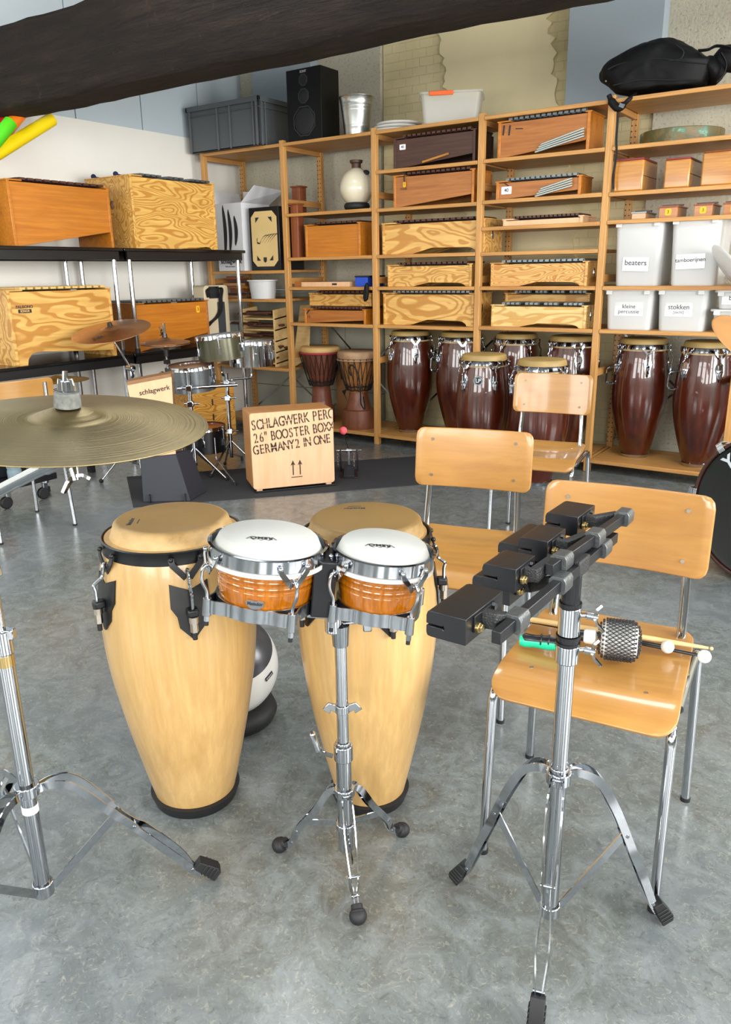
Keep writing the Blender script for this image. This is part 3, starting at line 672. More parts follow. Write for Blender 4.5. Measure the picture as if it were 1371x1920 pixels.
    if handle is not None:
        a = handle; er = Vector((math.cos(a), math.sin(a), 0)); zz = h*.70; r0 = R(zz)
        bm = new(); tube(bm, fillet([er*(r0-.002)+Vector((0, 0, zz+.075)), er*(r0+.035)+Vector((0, 0, zz+.07)), er*(r0+.04)+Vector((0, 0, zz-.07)), er*(r0-.002)+Vector((0, 0, zz-.075))], .02, 4), .006, 8); part('side_handle', bm, chrome, t)
    if badge is not None:
        a = badge; er = Vector((math.cos(a), math.sin(a), 0)); zz = h*.80; rr = R(zz)
        M = face_M(er*(rr+.001)+Vector((0, 0, zz)), (-math.sin(a), math.cos(a), 0), (0, 0, 1))
        bm = new(); cyl(bm, (0, 0, -.006), (0, 0, .002), .030, seg=28); b_ = part('badge', bm, chrome2, t, M=M)
        bm = new(); cyl(bm, (0, 0, .001), (0, 0, .0026), .022, seg=28); part('badge_field', bm, ink, b_)
        part('badge_lettering', text_mesh('LP', .034, .001, bold=.02), whiteink, b_, M=T(0, 0, .0035))
    return t
DK = 'dark lacquered congas'
tocam = lambda p: math.atan2(-p.y, -p.x)
def dark(label, px, Yp, z0, yb, nm='conga', sc=1., **k):
    p = PY(px, 700, Yp); p = Vector((p.x, Yp, z0)); c = tocam(p)
    return p, c
first = conga('conga_drum', 'dark red conga with chrome rim, leftmost, next to the rope-tuned hand drums', (0, 0, 0), .77, .080, .176, .140, .156, darkc, chrome, darkskin, plate='leaf', group=DK, bz=.56, nk=.81)
D0 = None
spots = [(769, 5.17, .085, .25, 'dark red conga with chrome rim, leftmost, next to the rope-tuned hand drums'),
         (862, 5.22, .085, .1, 'dark red conga behind the middle shelf frame, half hidden by the badged one'),
         (965, 5.24, .085, .6, 'dark red conga standing on the shelf board behind and right of the badged one'),
         (1068, 5.20, .085, .3, 'dark red conga just left of the frame with the hanging strap, behind the small chair'),
         (1201, 5.20, .085, .2, 'dark red conga with side handle, first one right of the hanging strap'),
         (1322, 5.13, .085, .45, 'dark red conga with side handle directly behind the black bass drum, at its left'),
         (1456, 5.25, .085, .3, 'dark red conga cut by the right edge, mostly hidden behind its neighbour')]
for i, (px, Yp, z0, ro, lab) in enumerate(spots):
    p = PY(px, 720, Yp); loc = (p.x, Yp, z0); c = math.atan2(-Yp, -p.x)
    if i == 0: t = first; t.location = loc; t.rotation_euler = (0, 0, c+ro)
    else: t = dup(first, loc, c+ro, lab, DK)
    if i in (1, 4, 5):
        er = Vector((-1, -.45, 0)).normalized(); a = math.atan2(er.y, er.x)-t.rotation_euler.z; er = Vector((math.cos(a), math.sin(a), 0)); zz = .53; r0 = .172
        bm = new(); tube(bm, fillet([er*(r0-.01)+Vector((0, 0, zz+.055)), er*(r0+.042)+Vector((0, 0, zz+.05)), er*(r0+.045)+Vector((0, 0, zz-.05)), er*(r0-.01)+Vector((0, 0, zz-.055))], .02, 4), .007, 8); part('side_handle', bm, chrome, t)
p = PZ(900, 865); p = PY(904, 800, 4.62); c = math.atan2(-p.y, -p.x)
conga('conga_drum', 'dark red conga with a round silver badge, on the floor in front of the shelves', (p.x, 4.62, 0), .77, .080, .176, .140, .156, darkc, chrome, darkskin, rz=c+.45, plate='leaf', group=DK, bz=.56, nk=.81, badge=-.45-.2)
p = PY(1011, 800, 4.5); c = math.atan2(-p.y, -p.x); dup(first, (p.x, 4.5, 0), c+.9, 'dark red conga on the floor directly behind the backrest of the small chair', DK)
# rope-tuned goblet drums
def djembe(label, loc, h, rt, wd, sk, seed=0, fur=False, rz=0.):
    t = thing('djembe', label, 'djembe', loc, rz, 'rope-tuned hand drums')
    pr = [(.0, .002), (rt*.62, 0), (rt*.66, .03), (rt*.64, h*.18), (rt*.52, h*.24), (rt*.50, h*.30), (rt*.46, h*.42), (rt*.44, h*.47), (rt*.52, h*.53), (rt*.72, h*.66), (rt*.88, h*.82), (rt*.93, h*.95), (0, h*.95)]
    if fur: pr[1:6] = [(rt*.80, 0), (rt*.84, .03), (rt*.80, h*.16), (rt*.78, h*.24), (rt*.62, h*.25)]
    if fur:
        k_ = 7; bm = new(); lathe(bm, pr[:k_+1], 48); part('foot', bm, wood('worn_red_brown_wood', '633621', '80492f', 2, 1.3, .45, .1), t, ang=40); pr = pr[k_:]
    bm = new(); lathe(bm, pr, 48); part('shell', bm, wd, t, ang=40)
    bm = new(); lathe(bm, [(0, h), (rt*.9, h-.001), (rt*.97, h-.008), (rt*1.0, h-.03), (rt*.99, h-.055 if fur else h-.04), (rt*.95, h-.05)], 56); part('drumhead', bm, sk, t, ang=60)
    bm = new(); torus(bm, (0, 0, h-.052 if not fur else h-.068), rt*.985, .009); part('hoop', bm, redcloth if not fur else skinworn, t, ang=80)
    zt, zb = h-.055, h*.50; n = 22; bm = new()
    for i in range(n):
        a0 = 2*PI*i/n
        for sg in (-1, 1):
            a1 = a0+sg*PI/n*.9
            pts = []
            for k in range(7):
                f = k/6; a = a0+(a1-a0)*min(1, f*1.6) if f < .65 else a1+(a0+sg*2*PI/n*.9-a1)*(f-.65)/.35*.6
                z = zt+(zb-zt)*f; r = rt*(1.0-.44*f**1.15)+.006
                pts.append((r*math.cos(a), r*math.sin(a), z))
            tube(bm, pts, .0028, 5)
    rs = part('ropes', bm, rope, t, ang=80); rs['kind'] = 'stuff'
    for z, r in ((zb, rt*.565), (zb+.03, rt*.61)):
        bm = new(); tube(bm, [(r*math.cos(a)*1.02, r*math.sin(a)*1.02, z+.003*math.sin(9*a)) for a in [2*PI*i/48 for i in range(48)]], .005, 6, closed=True); part('rope_ring', bm, rope, t, ang=80)
    return t
p = PY(602, 700, 5.14); djembe('red-brown goblet drum with a red cloth band and black ropes, left of the pair', (p.x, 5.14, .085), .625, .165, djw, skin)
t0 = p
p = PY(672, 700, 5.10); djembe('goblet drum with golden upper shell and worn furry skin, right of the pair', (p.x, 5.10, .085), .61, .165, djw2, skinworn, fur=True)
bm = new(); q = PY(672, 700, 5.0); tube(bm, smooth_path([(q.x-.02, 4.93, .52), (q.x-.05, 4.94, .56), (q.x-.01, 4.93, .60), (q.x+.05, 4.93, .53), (q.x+.055, 4.945, .38), (q.x+.04, 4.97, .30), (q.x+.07, 4.98, .26), (q.x+.075, 4.955, .36)], 5), .006, 6)
tag(part('rope_loop', bm, rope, ang=80), 'black loop of spare rope hanging on the golden goblet drum', 'rope')
bm = new(); span(bm, (0, 0, 0), (.3, .02, .5)); t = part('cardboard_sheet', bm, brownc, bevel=.002); t.location = (PY(632, 700, 5.39).x, 5.375, .085); tag(t, 'brown cardboard sheet standing behind the two goblet drums', 'cardboard')
for z, s in ((.33, .05), (.2, .035)):
    bm = new(); prism(bm, [(.03, 0), (.1, 0), (.1, s), (.03, s)] if s > .04 else [(.04, .03), (.1, -.06), (.07, .0), (.09, .05)], .001, FRONT(0.02, -.0003, z)); part('dark_print', bm, ink, t)
# ---------------------------------------------------------------- the two pale congas in front
def flat_decal(parent, s, size, loc, ang, mat_=ink, name='lettering', **k):
    return lettering(s, size, mat_, parent, T(*loc) @ RZ(ang), name, **k)
PL = 'pale ash congas'
for (x, y, h, rb, rbe, rh, rr, d, lab, mk) in ((-1.340, 1.156, .750, .094, .181, .130, .158, 8, 'pale ash conga with black rim and lug plates, the left one behind the bongos', (245, 978)),
                                             (-.963, 1.398, .748, .082, .166, .126, .148, 90, 'pale ash conga with black rim, the right one behind the bongo stand', (665, 953))):
    c = math.atan2(-y, -x)
    t = conga('conga_drum', lab, (x, y, 0), h, rb, rbe, rh, rr, congaw, black, congaskin, rz=c+math.radians(d), base_m=blackm, base_h=.03, group=PL)
    p = PZ(mk[0], mk[1], h); v = Vector((p.x-x, p.y-y, 0)); v.rotate(Euler((0, 0, -t.rotation_euler.z)))
    flat_decal(t, 'Matador', .015, (v.x, v.y, h-.0004), (math.radians(95) if x < -1 else PI)+YAW-t.rotation_euler.z, bold=.02)
    bm = new(); prism(bm, rrect(.03, .002, .0005, 2), .0006, T(v.x, v.y, h-.0004) @ RZ((math.radians(95) if x < -1 else PI)+YAW-t.rotation_euler.z) @ T(0, -.017, 0)); part('logo_underline', bm, ink, t)
    for k in range(5):
        if True:
            pass
# ---------------------------------------------------------------- bongos
bt = thing('bongo_drums', 'pair of honey-brown wooden bongos with white heads on the low tripod stand', 'bongo drums', (-.8875, 1.127, .643))
bt.rotation_euler = Euler((0, math.radians(6.0), math.radians(38.3)), 'XYZ')
def bongo(xo, rs, rrim, rh, h, wood_, degs, wing):
    zr = h-.024; out = []
    pr = [(rs*.90, .012), (rs*.93, .03)]
    n = 60
    for i in range(n+1):
        z = .03+(h-.05-.03)*i/n; r = rs*(.93+.07*math.sin(PI*.5*i/n))
        if .055 < z < .105: r -= .0016*abs(math.sin((z-.055)/.0125*PI))**.5*1.4-.001
        pr.append((r, z))
    bm = new(); lathe(bm, [(rs*.84, .012)]+pr+[(rs*.84, h-.05)], 72, T(xo, 0, 0)); sh = part('shell', bm, wood_, bt, ang=50)
    bm = new(); lathe(bm, [(0, h), (rh*.93, h), (rh-.004, h-.0015), (rh, h-.005), (rh+.004, h-.014), (rrim-.007, h-.028), (rrim-.006, h-.034)], 72, T(xo, 0, 0)); hd = part('drumhead', bm, skinw, bt, ang=60)
    bm = new(); N = 72
    lathe(bm, [(rrim-.006, zr-.024), (rrim+.001, zr-.026), (rrim+.001, zr-.018), (rrim-.006, zr-.017)], 72, T(xo, 0, 0), close=True); part('head_collar', bm, white, bt, ang=60)
    bm = new(); lathe(bm, [(rrim-.003, zr-.016), (rrim, zr-.016), (rrim, zr+.007), (rrim+.002, zr+.009), (rrim-.003, zr+.010)], 80, T(xo, 0, 0), close=True); part('rim', bm, chrome, bt)
    bm = new(); lathe(bm, [(rs*.95, 0), (rs*.985, 0), (rs*.985, .027), (rs*.95, .027)], 72, T(xo, 0, 0), close=True); ring = part('bottom_ring', bm, chrome2, bt)
    for dg in degs:
        a = math.radians(dg); er = Vector((math.cos(a), math.sin(a), 0)); et = Vector((-math.sin(a), math.cos(a), 0))
        P3 = lambda r, u, z: Vector((xo, 0, 0))+er*r+et*u+Vector((0, 0, z))
        rd = rrim+.006
        # the ring swells out to the lug tower
        bm = new(); pts = []
        for k in range(-10, 11):
            f = k/10; ww = .5*(1+math.cos(PI*f)); r0 = rs*.975; aa = a+f*.42
            e2 = Vector((math.cos(aa), math.sin(aa), 0)); pts.append(Vector((xo, 0, .0135))+e2*(r0+(rd-r0-.003)*ww**1.3))
        bar(bm, pts, (0, 0, 1), .0265, .0035); lg = part('lug_arm', bm, chrome2, ring, ang=50)
        bm = new(); cyl(bm, P3(rd, 0, -.006), P3(rd, 0, .030), .0088, .0078, 20); part('lug_tower', bm, chrome2, ring, bevel=.001)
        bm = new()
        for sg in (-1, 1):
            bar(bm, [P3(rrim+.002, sg*.027, zr-.003), P3(rrim+.004, sg*.026, zr-.012), P3(rrim+.007, sg*.004, zr-.040)], et, .010, .0026)
            ball(bm, P3(rrim+.003, sg*.027, zr-.004), .0048, u=12, v=8)
        part('rim_bracket', bm, chrome, bt)
        ro = rd+.010
        bm = new(); pts = [P3(rrim+.001, 0, zr-.036), P3(rrim+.003, 0, zr-.027), P3(rd+.006, 0, zr-.026), P3(ro+.002, 0, zr-.034), P3(ro+.003, 0, zr-.058), P3(rd, 0, zr-.080), P3(rd, 0, .0), P3(rd, 0, -.014)]
        tube(bm, fillet(pts, .01, 4), .0036, 10); rod = part('tuning_hook', bm, chrome, bt, ang=60)
        bm = new(); cyl(bm, P3(rd, 0, -.006), P3(rd, 0, -.018), .0055, seg=6); part('nut', bm, chrome2, rod)
        bm = new(); cyl(bm, P3(rd, 0, -.018), P3(rd, 0, -.027), .0043, seg=12); part('rod_cap', bm, blackm, rod)
    return hd, sh
c = math.degrees(math.atan2(-1.127, .8875)-math.radians(38.3))   # bearing of the camera in the pair's own frame
hl, sl = bongo(-.112, .098, .114, .096, .147, bongow, [c-63, c+27, c+117, c+207], 1)
hr, sr = bongo(.113, .086, .101, .084, .147, bongow, [c-60, c+30, c+120, c+210], 1)
bm = new(); span(bm, (-.022, -.045, -.004), (.022, .045, .112)); blk = part('centre_block', bm, satin, bt, bevel=.003)
bm = new(); span(bm, (-.028, -.035, -.010), (.028, .035, -.003)); part('mounting_plate', bm, chrome2, bt, bevel=.001)
cu = math.radians(c)
for (hd, xo, px, py, r, zt) in ((hl, -.112, 482, 1016, .096, .147), (hr, .113, 688, 1024, .084, .147)):
    e1 = Vector((math.cos(cu), math.sin(cu), 0)); e2 = Vector((-math.sin(cu), math.cos(cu), 0))
    lx, ly = ((xo, 0)+Vector((0, 0))) if False else (xo, 0)
    q = Vector((lx, ly, 0))+e1*(.030)+e2*(-.012); ang = math.atan2(e1.y, e1.x)-PI/2
    bm = new(); cr = [(-.030, -.008), (-.020, -.006), (-.014, -.013), (-.006, -.007), (0, -.014), (.006, -.007), (.014, -.013), (.020, -.006), (.030, -.008), (.022, .006), (-.022, .006)]
    o2 = [(x*.9, y*.8) for x, y in cr]
    M = T(q.x, q.y, zt+.0002) @ RZ(ang) @ Matrix.Scale(-1, 4, (0, 1, 0))
    fo = [bm.verts.new(M @ Vector((x, y, 0))) for x, y in cr]; fi = [bm.verts.new(M @ Vector((x, y, 0))) for x, y in o2]
    for i in range(len(cr)): j = (i+1) % len(cr); bm.faces.new((fo[i], fo[j], fi[j], fi[i]))
    part('crown_logo', bm, ink, hd); hd_l = flat_decal(hd, 'REMO', .016, (q.x, q.y, zt+.0004), ang, bold=.015)
# maker's badge on the larger bongo
cb = math.radians(c-9); e1 = Vector((math.cos(cb), math.sin(cb), 0)); M = face_M(Vector((-.112, 0, .040))+e1*.0945, (-math.sin(cb), math.cos(cb), 0), (0, 0, 1))
bm = new(); prism(bm, [(-.017, .006), (.017, .006), (.016, -.003), (.009, -.009), (0, -.011), (-.009, -.009), (-.016, -.003)], .003, M); b_ = part('badge', bm, chrome2, sl)
part('badge_lettering', text_mesh('Matador', .0085, .0005, bold=.03), ink, b_, M=M @ T(0, .0005, .0035))
# ---------------------------------------------------------------- tripod stands
def leg_prof(t, ctr, azi, prof, brace, gap, wd, th, foot='wedge', mat_=chrome, name='leg', curved=True):
    er = Vector((math.cos(azi), math.sin(azi), 0)); et = Vector((-math.sin(azi), math.cos(azi), 0)); C = Vector((ctr[0], ctr[1], 0)); ez = Vector((0, 0, 1))
    P3 = lambda r, z, u=0: C+er*r+ez*z+et*u
    pts = smooth_path([(r, z, g) for r, z, g in prof], 5)
    bm = new()
    for sg in (-1, 1): bar(bm, [P3(p.x, p.y, sg*gap*p.z) for p in pts], et.cross(er*1) if False else ez, wd, th)
    lg = part(name, bm, mat_, t, ang=40)
    for r, z, g in (prof[0], prof[len(prof)//2], prof[-2]):
        bm = new(); cyl(bm, P3(r, z, -gap*g-.003), P3(r, z, gap*g+.003), .0035, seg=12); part('rivet', bm, chrome2, lg)
    bm = new(); bar(bm, [P3(*brace[0]), P3(*brace[1])], ez, wd*.95, .003); part('brace', bm, mat_, lg)
    r, z, g = prof[-1]; rp, zp, gp = prof[-2]; d = (P3(r, z)-P3(rp, zp)).normalized()
    bm = new()
    if foot == 'wedge':
        c0 = P3(r, z)-d*.012; w2 = wd*.62
        M = Matrix((et, d.cross(et), d)).transposed().to_4x4(); M.translation = c0
        ln = .055; pl = [(-w2, 0), (w2, 0), (w2*1.45, ln*.8), (w2*.9, ln), (-w2*1.5, ln), (-w2*1.2, ln*.6)]
        prism(bm, pl, .026, M @ Matrix(((0, 0, 1, -.013), (1, 0, 0, 0), (0, 1, 0, 0), (0, 0, 0, 1))))
        for k in range(3): box(bm, c0+d*(.022+.010*k), (.030, .004, .0), None) if False else None
        for k in range(4): bmesh.ops.create_cube(bm, size=1, matrix=M @ T(0, 0, .018+.009*k) @ Matrix.Diagonal((.031, w2*2.35+.001*k, .004, 1)))
    else:
        cyl(bm, P3(r, z)-d*.018, P3(r, z)+d*.004, .012, .0135, 20); ball(bm, P3(r, z)+d*.004, .0185, (1, 1, .95)); cyl(bm, P3(r, z)-d*.006, P3(r, z)+d*.001, .0165, seg=20)
    bmesh.ops.recalc_face_normals(bm, faces=bm.faces)
    lo = min(v.co.z for v in bm.verts)
    for v in bm.verts: v.co.z += -lo+.0005
    part('rubber_foot', bm, blackm, lg, bevel=.0012)
def wingnut(bm, c, d, side, s=1.):
    c = Vector(c); d = Vector(d).normalized(); sd = Vector(side).normalized()
    cyl(bm, c, c+d*.018*s, .007*s, .006*s, 14)
    for sg in (-1, 1):
        q = c+d*.012*s
        bar(bm, [q, q+sd*sg*.012*s+d*.004*s, q+sd*sg*.022*s+d*.014*s], d.cross(sd), [.010*s, .014*s, .010*s], .004*s)
# bongo stand
bs = (-.861, 1.153); st = thing('drum_stand', 'low chrome tripod stand under the bongos with round rubber feet', 'drum stand', (0, 0, 0))
bm = new(); cyl(bm, (*bs, .055), (*bs, .325), .0165, seg=28); part('lower_tube', bm, chrome, st)
bm = new(); cyl(bm, (*bs, .30), (*bs, .565), .0125, seg=28); part('upper_tube', bm, chrome, st)
bm = new(); cyl(bm, (*bs, .285), (*bs, .322), .0205, seg=28); cyl(bm, (*bs, .322), (*bs, .33), .0165, seg=28); cl = part('height_clamp', bm, chrome, st, bevel=.002)
rt = Vector((math.cos(YAW), math.sin(YAW), 0))
bm = new(); q = Vector((*bs, .303)); tube(bm, fillet([q-rt*.014-Vector((.0, .016, 0)), q-rt*.03-Vector((0, .02, -.008)), q-rt*.043-Vector((0, .02, -.026))], .008, 3), .005, 8); part('clamp_bolt', bm, chrome, cl)
bm = new(); box(bm, q-rt*.047-Vector((0, .02, -.036)), (.012, .016, .05), RZ(YAW) @ RYm(-.25)); part('key_handle', bm, chrome, cl, bevel=.004)
bm = new(); cyl(bm, (*bs, .40), (*bs, .418), .0155, seg=24); q = Vector((*bs, .408))
for sg in (-1, 1): bar(bm, [q+rt*sg*.012, q+rt*sg*.026+Vector((0, 0, .006)), q+rt*sg*.034+Vector((0, 0, -.006))], (0, 0, 1), .018, .006)
part('memory_lock', bm, chrome, st, bevel=.001)
bm = new(); cyl(bm, (*bs, .555), (*bs, .60), .0165, .019, 24); part('tilter_neck', bm, chrome2, st)
bm = new(); q = Vector((*bs, .604)); cyl(bm, q-rt*.012+Vector((0, 0, -.018)), q-rt*.012+Vector((0, 0, .022)), .019, seg=24); part('mount_cup', bm, chrome, st, bevel=.002)
bm = new(); cyl(bm, q, q+rt*.05+Vector((0, 0, .003)), .004, seg=10); box(bm, q+rt*.055+Vector((0, 0, -.006)), (.018, .012, .026), RZ(YAW)); part('mount_wing', bm, chrome, st, bevel=.003)
bm = new(); cyl(bm, (*bs, .195), (*bs, .215), .022, seg=28); part('leg_collar', bm, chrome, st, bevel=.002)
bm = new(); cyl(bm, (*bs, .11), (*bs, .125), .021, seg=28); part('brace_collar', bm, chrome, st, bevel=.002)
for f in ((527, 1585), (752, 1557), (671, 1715)):
    p = PZ(*f, .018); a = math.atan2(p.y-bs[1], p.x-bs[0]); r = math.hypot(p.x-bs[0], p.y-bs[1])
    leg_prof(st, bs, a, [(.02, .205, .5), (.036, .198, .9), (r*.45, .135, 1.05), (r*.72, .075, .8), (r-.03, .038, .45), (r, .016, .3)], [(.02, .118), (r*.62, .098)], .011, .015, .0026, foot='ball')
# percussion block stand
gs = (-.414, 1.222); st = thing('percussion_stand', 'tall chrome tripod stand with double-braced legs carrying the black blocks', 'percussion stand', (0, 0, 0))
bm = new(); cyl(bm, (*gs, .06), (*gs, .63), .0155, seg=32); part('tube', bm, chrome, st)
bm = new(); cyl(bm, (*gs, .615), (*gs, .650), .0205, seg=32); cyl(bm, (*gs, .668), (*gs, .722), .019, seg=32); part('clamp_sleeve', bm, chrome, st, bevel=.002)
bm = new(); cyl(bm, (*gs, .650), (*gs, .668), .019, seg=32); part('sleeve_core', bm, satin, st)
for za, zb_ in ((.650, .655), (.663, .668), (.722, .730)):
    bm = new(); cyl(bm, (*gs, za), (*gs, zb_), .0215 if za < .7 else .0195, seg=32); part('sleeve_ring', bm, satin, st)
for z in (.638, .704):
    bm = new(); q = Vector((*gs, z)); cyl(bm, q+rt*.014, q+rt*.034, .0045, seg=10); wingnut(bm, q+rt*.030, rt+Vector((.3, -.3, -.1)), Vector((-.2, .2, 1)), 1.05); part('wing_nut', bm, chrome, st, ang=50)
bm = new(); cyl(bm, (*gs, .365), (*gs, .39), .023, seg=30); cyl(bm, (*gs, .388), (*gs, .40), .018, seg=30); part('leg_collar', bm, chrome, st, bevel=.002)
bm = new(); cyl(bm, (*gs, .06), (*gs, .085), .020, seg=30); part('brace_collar', bm, chrome, st, bevel=.002)
for i, f in enumerate(((868, 1645), (1232, 1715), (1007, 1902))):
    p = PZ(*f, .02); a = math.atan2(p.y-gs[1], p.x-gs[0]); r = math.hypot(p.x-gs[0], p.y-gs[1])
    leg_prof(st, gs, a, [(.022, .382, .4), (r*.17, .386, .8), (r*.33, .364, 1.05), (r*.48, .305, 1.1), (r*.62, .232, .8), (r*.70, .187, .7), (r*.82, .122, .9), (r*.93, .057, .6), (r, .03, .35)], [(.02, .075), (r*.62, .228)], .0125, .0165, .0028)
# left cymbal stand
ls = (-1.325, .709); st = thing('cymbal_stand', 'chrome boom cymbal stand at the left edge, its arm reaching under the large bronze cymbal', 'cymbal stand', (0, 0, 0))
bm = new(); cyl(bm, (*ls, .05), (*ls, .62), .0155, seg=32); part('base_tube', bm, chrome, st)
bm = new(); cyl(bm, (*ls, .60), (*ls, .95), .0095, seg=24); part('upper_tube', bm, chrome, st)
bm = new(); cyl(bm, (*ls, .60), (*ls, .648), .0185, seg=30); box(bm, Vector((*ls, .64))+rt*.014, (.024, .016, .02), RZ(YAW)); part('height_clamp', bm, chrome, st, bevel=.002)
bm = new(); cyl(bm, (*ls, .575), (*ls, .598), .0162, seg=30); part('gold_band', bm, brass, st)
bm = new(); cyl(bm, (*ls, .245), (*ls, .262), .0160, seg=30); part('white_tape', bm, paper, st)
bm = new(); box(bm, Vector((*ls, .765))+rt*.006, (.02, .02, .022), RZ(YAW)); part('memory_clamp', bm, chrome, st, bevel=.003)
bm = new(); cyl(bm, (*ls, .285), (*ls, .31), .024, seg=30); part('leg_collar', bm, chrome, st, bevel=.002)
bm = new(); cyl(bm, (*ls, .04), (*ls, .07), .021, seg=30); part('brace_collar', bm, chrome, st, bevel=.002)
p = PZ(380, 1635, .02); a0 = math.atan2(p.y-ls[1], p.x-ls[0]); r = math.hypot(p.x-ls[0], p.y-ls[1])
for k in range(3):
    leg_prof(st, ls, a0+k*2*PI/3, [(.022, .298, .4), (.05, .306, .9), (.09, .296, 1.2), (r*.44, .235, 1.1), (r*.52, .2, .6), (r*.6, .172, .6), (r*.68, .145, 1.2), (r*.86, .075, 1.1), (r-.02, .036, .5), (r, .02, .35)], [(.02, .055), (r*.5, .205)], .0125, .017, .0028)
C0 = PV(137, 800, (-1.045, .731)); C0 = CP+ray(130, 797)*1.225
tl = Vector((*ls, .900)); jt = CP+ray(124, 856)*1.232
bm = new(); cyl(bm, tl-(jt-tl)*.25, jt-(jt-tl).normalized()*.012, .0105, seg=24); part('boom_arm', bm, chrome, st)
bm = new(); cyl(bm, jt-(jt-tl).normalized()*.06, jt-(jt-tl).normalized()*.008, .0135, seg=24); cyl(bm, tl-Vector((0, .02, 0)), tl+Vector((0, .02, 0)), .022, seg=24); part('boom_clamp', bm, chrome, st, bevel=.002)
tw = (CP-jt).normalized()
bm = new(); cyl(bm, jt-tw*.012, jt+tw*.012, .0175, seg=28); dk = part('tilter_disc', bm, satin, st, bevel=.002)
bm = new(); tube(bm, [jt+tw*.0125+RT*(.0165*math.cos(a))+UP*(.0165*math.sin(a)) for a in [2*PI*i/28 for i in range(28)]], .0013, 6, closed=True); part('tilter_rim', bm, chrome, dk)
part('tilter_lettering', text_mesh('PATENTED', .0075, .0004, bold=.02), whiteink, dk, M=face_M(jt+tw*.0135-UP*.010, RT, UP))
bm = new(); wingnut(bm, jt-UP*.018+RT*.012+tw*.01, -UP+RT*.2, RT+UP*.5, 1.1); part('wing_nut', bm, chrome, st, ang=50)
nrm = Vector((0, 0, 1)); nrm = (nrm+tw*.075+RT*.045).normalized()
CM = Matrix.Translation(C0) @ nrm.to_track_quat('Z', 'Y').to_matrix().to_4x4()
bm = new(); cyl(bm, jt, C0+nrm*.085, .0042, seg=12); part('cymbal_rod', bm, chrome, st)
bm = new(); cyl(bm, C0-nrm*.016+nrm*.012, C0+nrm*.010, .019, seg=24); part('lower_felt', bm, felt, st)
bm = new(); cyl(bm, C0+nrm*.0285, C0+nrm*.052, .0205, .0195, 28); part('felt_washer', bm, felt, st, bevel=.002)
bm = new(); q = C0+nrm*.054; cyl(bm, q, q+nrm*.016, .0075, seg=16); bar(bm, [q+nrm*.01-RT*.013, q+nrm*.008, q+nrm*.01+RT*.013], nrm, .02, .005); part('wing_nut_top', bm, chrome, st, bevel=.001)
def cymbal_prof(R, bell, hb, bow):
    pr = [(.004, hb+bow)]
    for i in range(1, 9): a = i/8; pr.append((bell*a, bow+hb*math.cos(a*PI/2)**.9 if a < 1 else bow))
    for i in range(1, 21): a = i/20; pr.append((bell+(R-bell)*a, bow*(1-a**1.5)))
    top = pr; bot = [(r, z-.0014) for r, z in pr[::-1]]
    return top+[(R+.0003, -.0007)]+bot
bm = new(); lathe(bm, cymbal_prof(.214, .058, .017, .012), 128, close=True); o = part('cymbal', bm, bronze, ang=60); o.matrix_world = CM
tag(o, 'large old bronze cymbal with grey felt washer, cut by the left edge of the photo', 'cymbal')
# ---------------------------------------------------------------- black percussion blocks
gt = thing('block_mount', 'black two-rail mount with grey clamps holding the black slotted blocks', 'percussion mount', (0, 0, 0))
rx = -.398
UR = [PZ(1030, 1068, .822), PZ(1172, 968, .824)]; LR = [PZ(930, 1196, .798), PZ(1152, 1007, .800)]
for nm, (a, b) in (('upper_rail', UR), ('lower_rail', LR)):
    bm = new(); bar(bm, [a, b], (0, 0, 1), .019, .014); part(nm, bm, satin, gt, bevel=.001)
bm = new(); cyl(bm, (*gs, .728), (*gs, .79), .0165, seg=28); part('socket', bm, satin, gt, bevel=.002)
bm = new(); box(bm, (gs[0]+.006, gs[1], .80), (.03, .05, .03)); part('yoke', bm, grit, gt, bevel=.003)
def rl(R_, y): a, b = map(Vector, R_); return a+(b-a)*((y-a.y)/(b.y-a.y))
for R_, ys in ((UR, [PZ(x_, y_, .822).y for x_, y_ in ((1056, 1052), (1112, 1008), (1163, 970))]), (LR, [PZ(x_, y_, .80).y for x_, y_ in ((972, 1162), (1056, 1092), (1130, 1027))])):
    for y in ys:
        q = rl(R_, y); bm = new()
        L_ = [(-.013, -.014), (.011, -.014), (.0145, -.008), (.0145, .008), (.010, .0145), (-.010, .0145), (-.0145, .009), (-.0145, -.009)]
        prism(bm, L_, .034, T(q.x, q.y-.017, q.z) @ Matrix(((1, 0, 0, 0), (0, 0, 1, 0), (0, 1, 0, 0), (0, 0, 0, 1)))); part('rail_clamp', bm, plain('clamp_grey', '5a5d5e', .32, .6, bump=.2, nscale=200) if 'clamp_grey' not in MATS else MATS['clamp_grey'], gt, bevel=.001)
